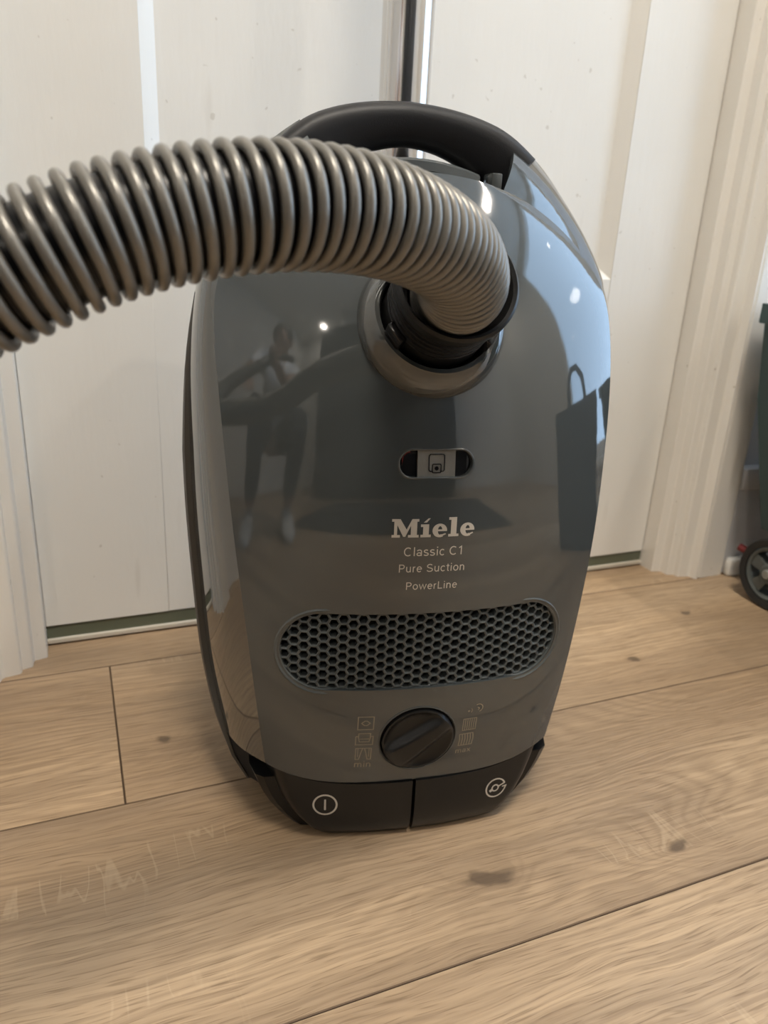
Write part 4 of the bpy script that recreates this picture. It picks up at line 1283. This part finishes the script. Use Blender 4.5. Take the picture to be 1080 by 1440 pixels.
skin_mesh('trousers', [(W(-.005, 0, .365), .112), (hip[1] , .102), (hip[1].lerp(knee[1], .5), .088), (knee[1], .073), (knee[1].lerp(ank[1], .5), .066), (ank[1] + Vector((0, 0, .03)), .056),
                       (hip[-1], .102), (hip[-1].lerp(knee[-1], .5), .088), (knee[-1], .073), (knee[-1].lerp(ank[-1], .5), .066), (ank[-1] + Vector((0, 0, .03)), .056), (W(.03, 0, .46), .118)],
          [(11, 0), (0, 1), (1, 2), (2, 3), (3, 4), (4, 5), (0, 6), (6, 7), (7, 8), (8, 9), (9, 10)], M['trousers'])
for s in (-1, 1):
    a = ank[s]; bm = bmesh.new(); rgs = []
    for df, hw, h_ in ((-.075, .020, .045), (-.065, .036, .075), (-.01, .040, .095), (.06, .043, .070), (.13, .046, .048), (.17, .038, .036), (.19, .018, .026)):
        c = a + pf * df; c.z = 0
        rgs.append([bm.verts.new(c + plft * (hw * x) + Vector((0, 0, 0.004 + (h_) * (y * .5 + .5)))) for x, y in circle(1.0, 16, 0.7)])
    for A, B in zip(rgs[:-1], rgs[1:]):
        for k in range(16): bm.faces.new((A[k], A[(k + 1) % 16], B[(k + 1) % 16], B[k]))
    bm.faces.new(rgs[0][::-1]); bm.faces.new(rgs[-1])
    from_bm('shoe', bm, M['shoe'], person, 1.2)
# hair cap, eyes, ears
bm = bmesh.new(); bmesh.ops.create_uvsphere(bm, u_segments=24, v_segments=16, radius=1.0)
for v in list(bm.verts):
    if v.co.z < -0.15 and v.co.y > -0.1 or v.co.z < -0.75: bm.verts.remove(v)
for v in bm.verts:
    x, y, z = v.co; v.co = W(.245 + y * .102, x * .088, .985 + z * .100)
from_bm('hair', bm, M['hair'], person, 1.5)
for s in (-1, 1):
    bm = bmesh.new(); bmesh.ops.create_uvsphere(bm, u_segments=12, v_segments=8, radius=.012)
    for v in bm.verts: v.co = v.co + W(.328, s * .032, .955)
    from_bm('eye', bm, M['blackgloss'], person, 1.0)
    bm = bmesh.new(); bmesh.ops.create_uvsphere(bm, u_segments=12, v_segments=8, radius=1.0)
    for v in bm.verts: x, y, z = v.co; v.co = W(.262 + y * .018, s * .082 + x * .008, .945 + z * .032)
    from_bm('ear', bm, M['skin'], person, 1.0)
bm = bmesh.new(); bmesh.ops.create_uvsphere(bm, u_segments=12, v_segments=8, radius=1.0)
for v in bm.verts: x, y, z = v.co; v.co = W(.318 + y * .012, x * .024, .892 + z * .007)
from_bm('lips', bm, M['red'], person, 1.0)
# hands: palm plus five bent fingers each, the right one closed round the hose handle
def hand(name, wrist, tip_dir, palm_n, curl, root):
    d = tip_dir.normalized(); n_ = (palm_n - d * palm_n.dot(d)).normalized(); sd = d.cross(n_)
    vs = [(wrist, .026), (wrist + d * .045, (.040, .016)), (wrist + d * .080, (.040, .014))]; es = [(0, 1), (1, 2)]
    skin_mesh(name, vs, es, M['skin'], 0, 2)
    for k, (off, ln) in enumerate(((-.030, .062), (-.010, .074), (.010, .078), (.029, .068))):
        b0 = wrist + d * .078 + sd * off; pts = [b0]; ang = curl * .5
        for q_ in range(3):
            dd = d * math.cos(ang) + n_ * math.sin(ang); pts.append(pts[-1] + dd * ln * (.45, .32, .26)[q_]); ang += curl
        skin_mesh('finger', [(p, .0092 - .0008 * i) for i, p in enumerate(pts)], [(0, 1), (1, 2), (2, 3)], M['skin'], 0, 1)
    tb = [wrist + d * .030 + sd * .034, wrist + d * .055 + sd * .055 + n_ * .012, wrist + d * .085 + sd * .058 + n_ * .030]
    skin_mesh('thumb', [(tb[0], .012), (tb[1], .0105), (tb[2], .009)], [(0, 1), (1, 2)], M['skin'], 0, 1)
hand('hand', wr_r, hand_r - wr_r, Vector((0.2, 0.3, 1)).cross(hand_r - wr_r) * -1 + Vector((.3, .3, .2)), 0.75, None)
hand('hand', wr_l, (pf * .8 - Vector((0, 0, .4))), Vector((0, 0, -1)), 0.30, None)
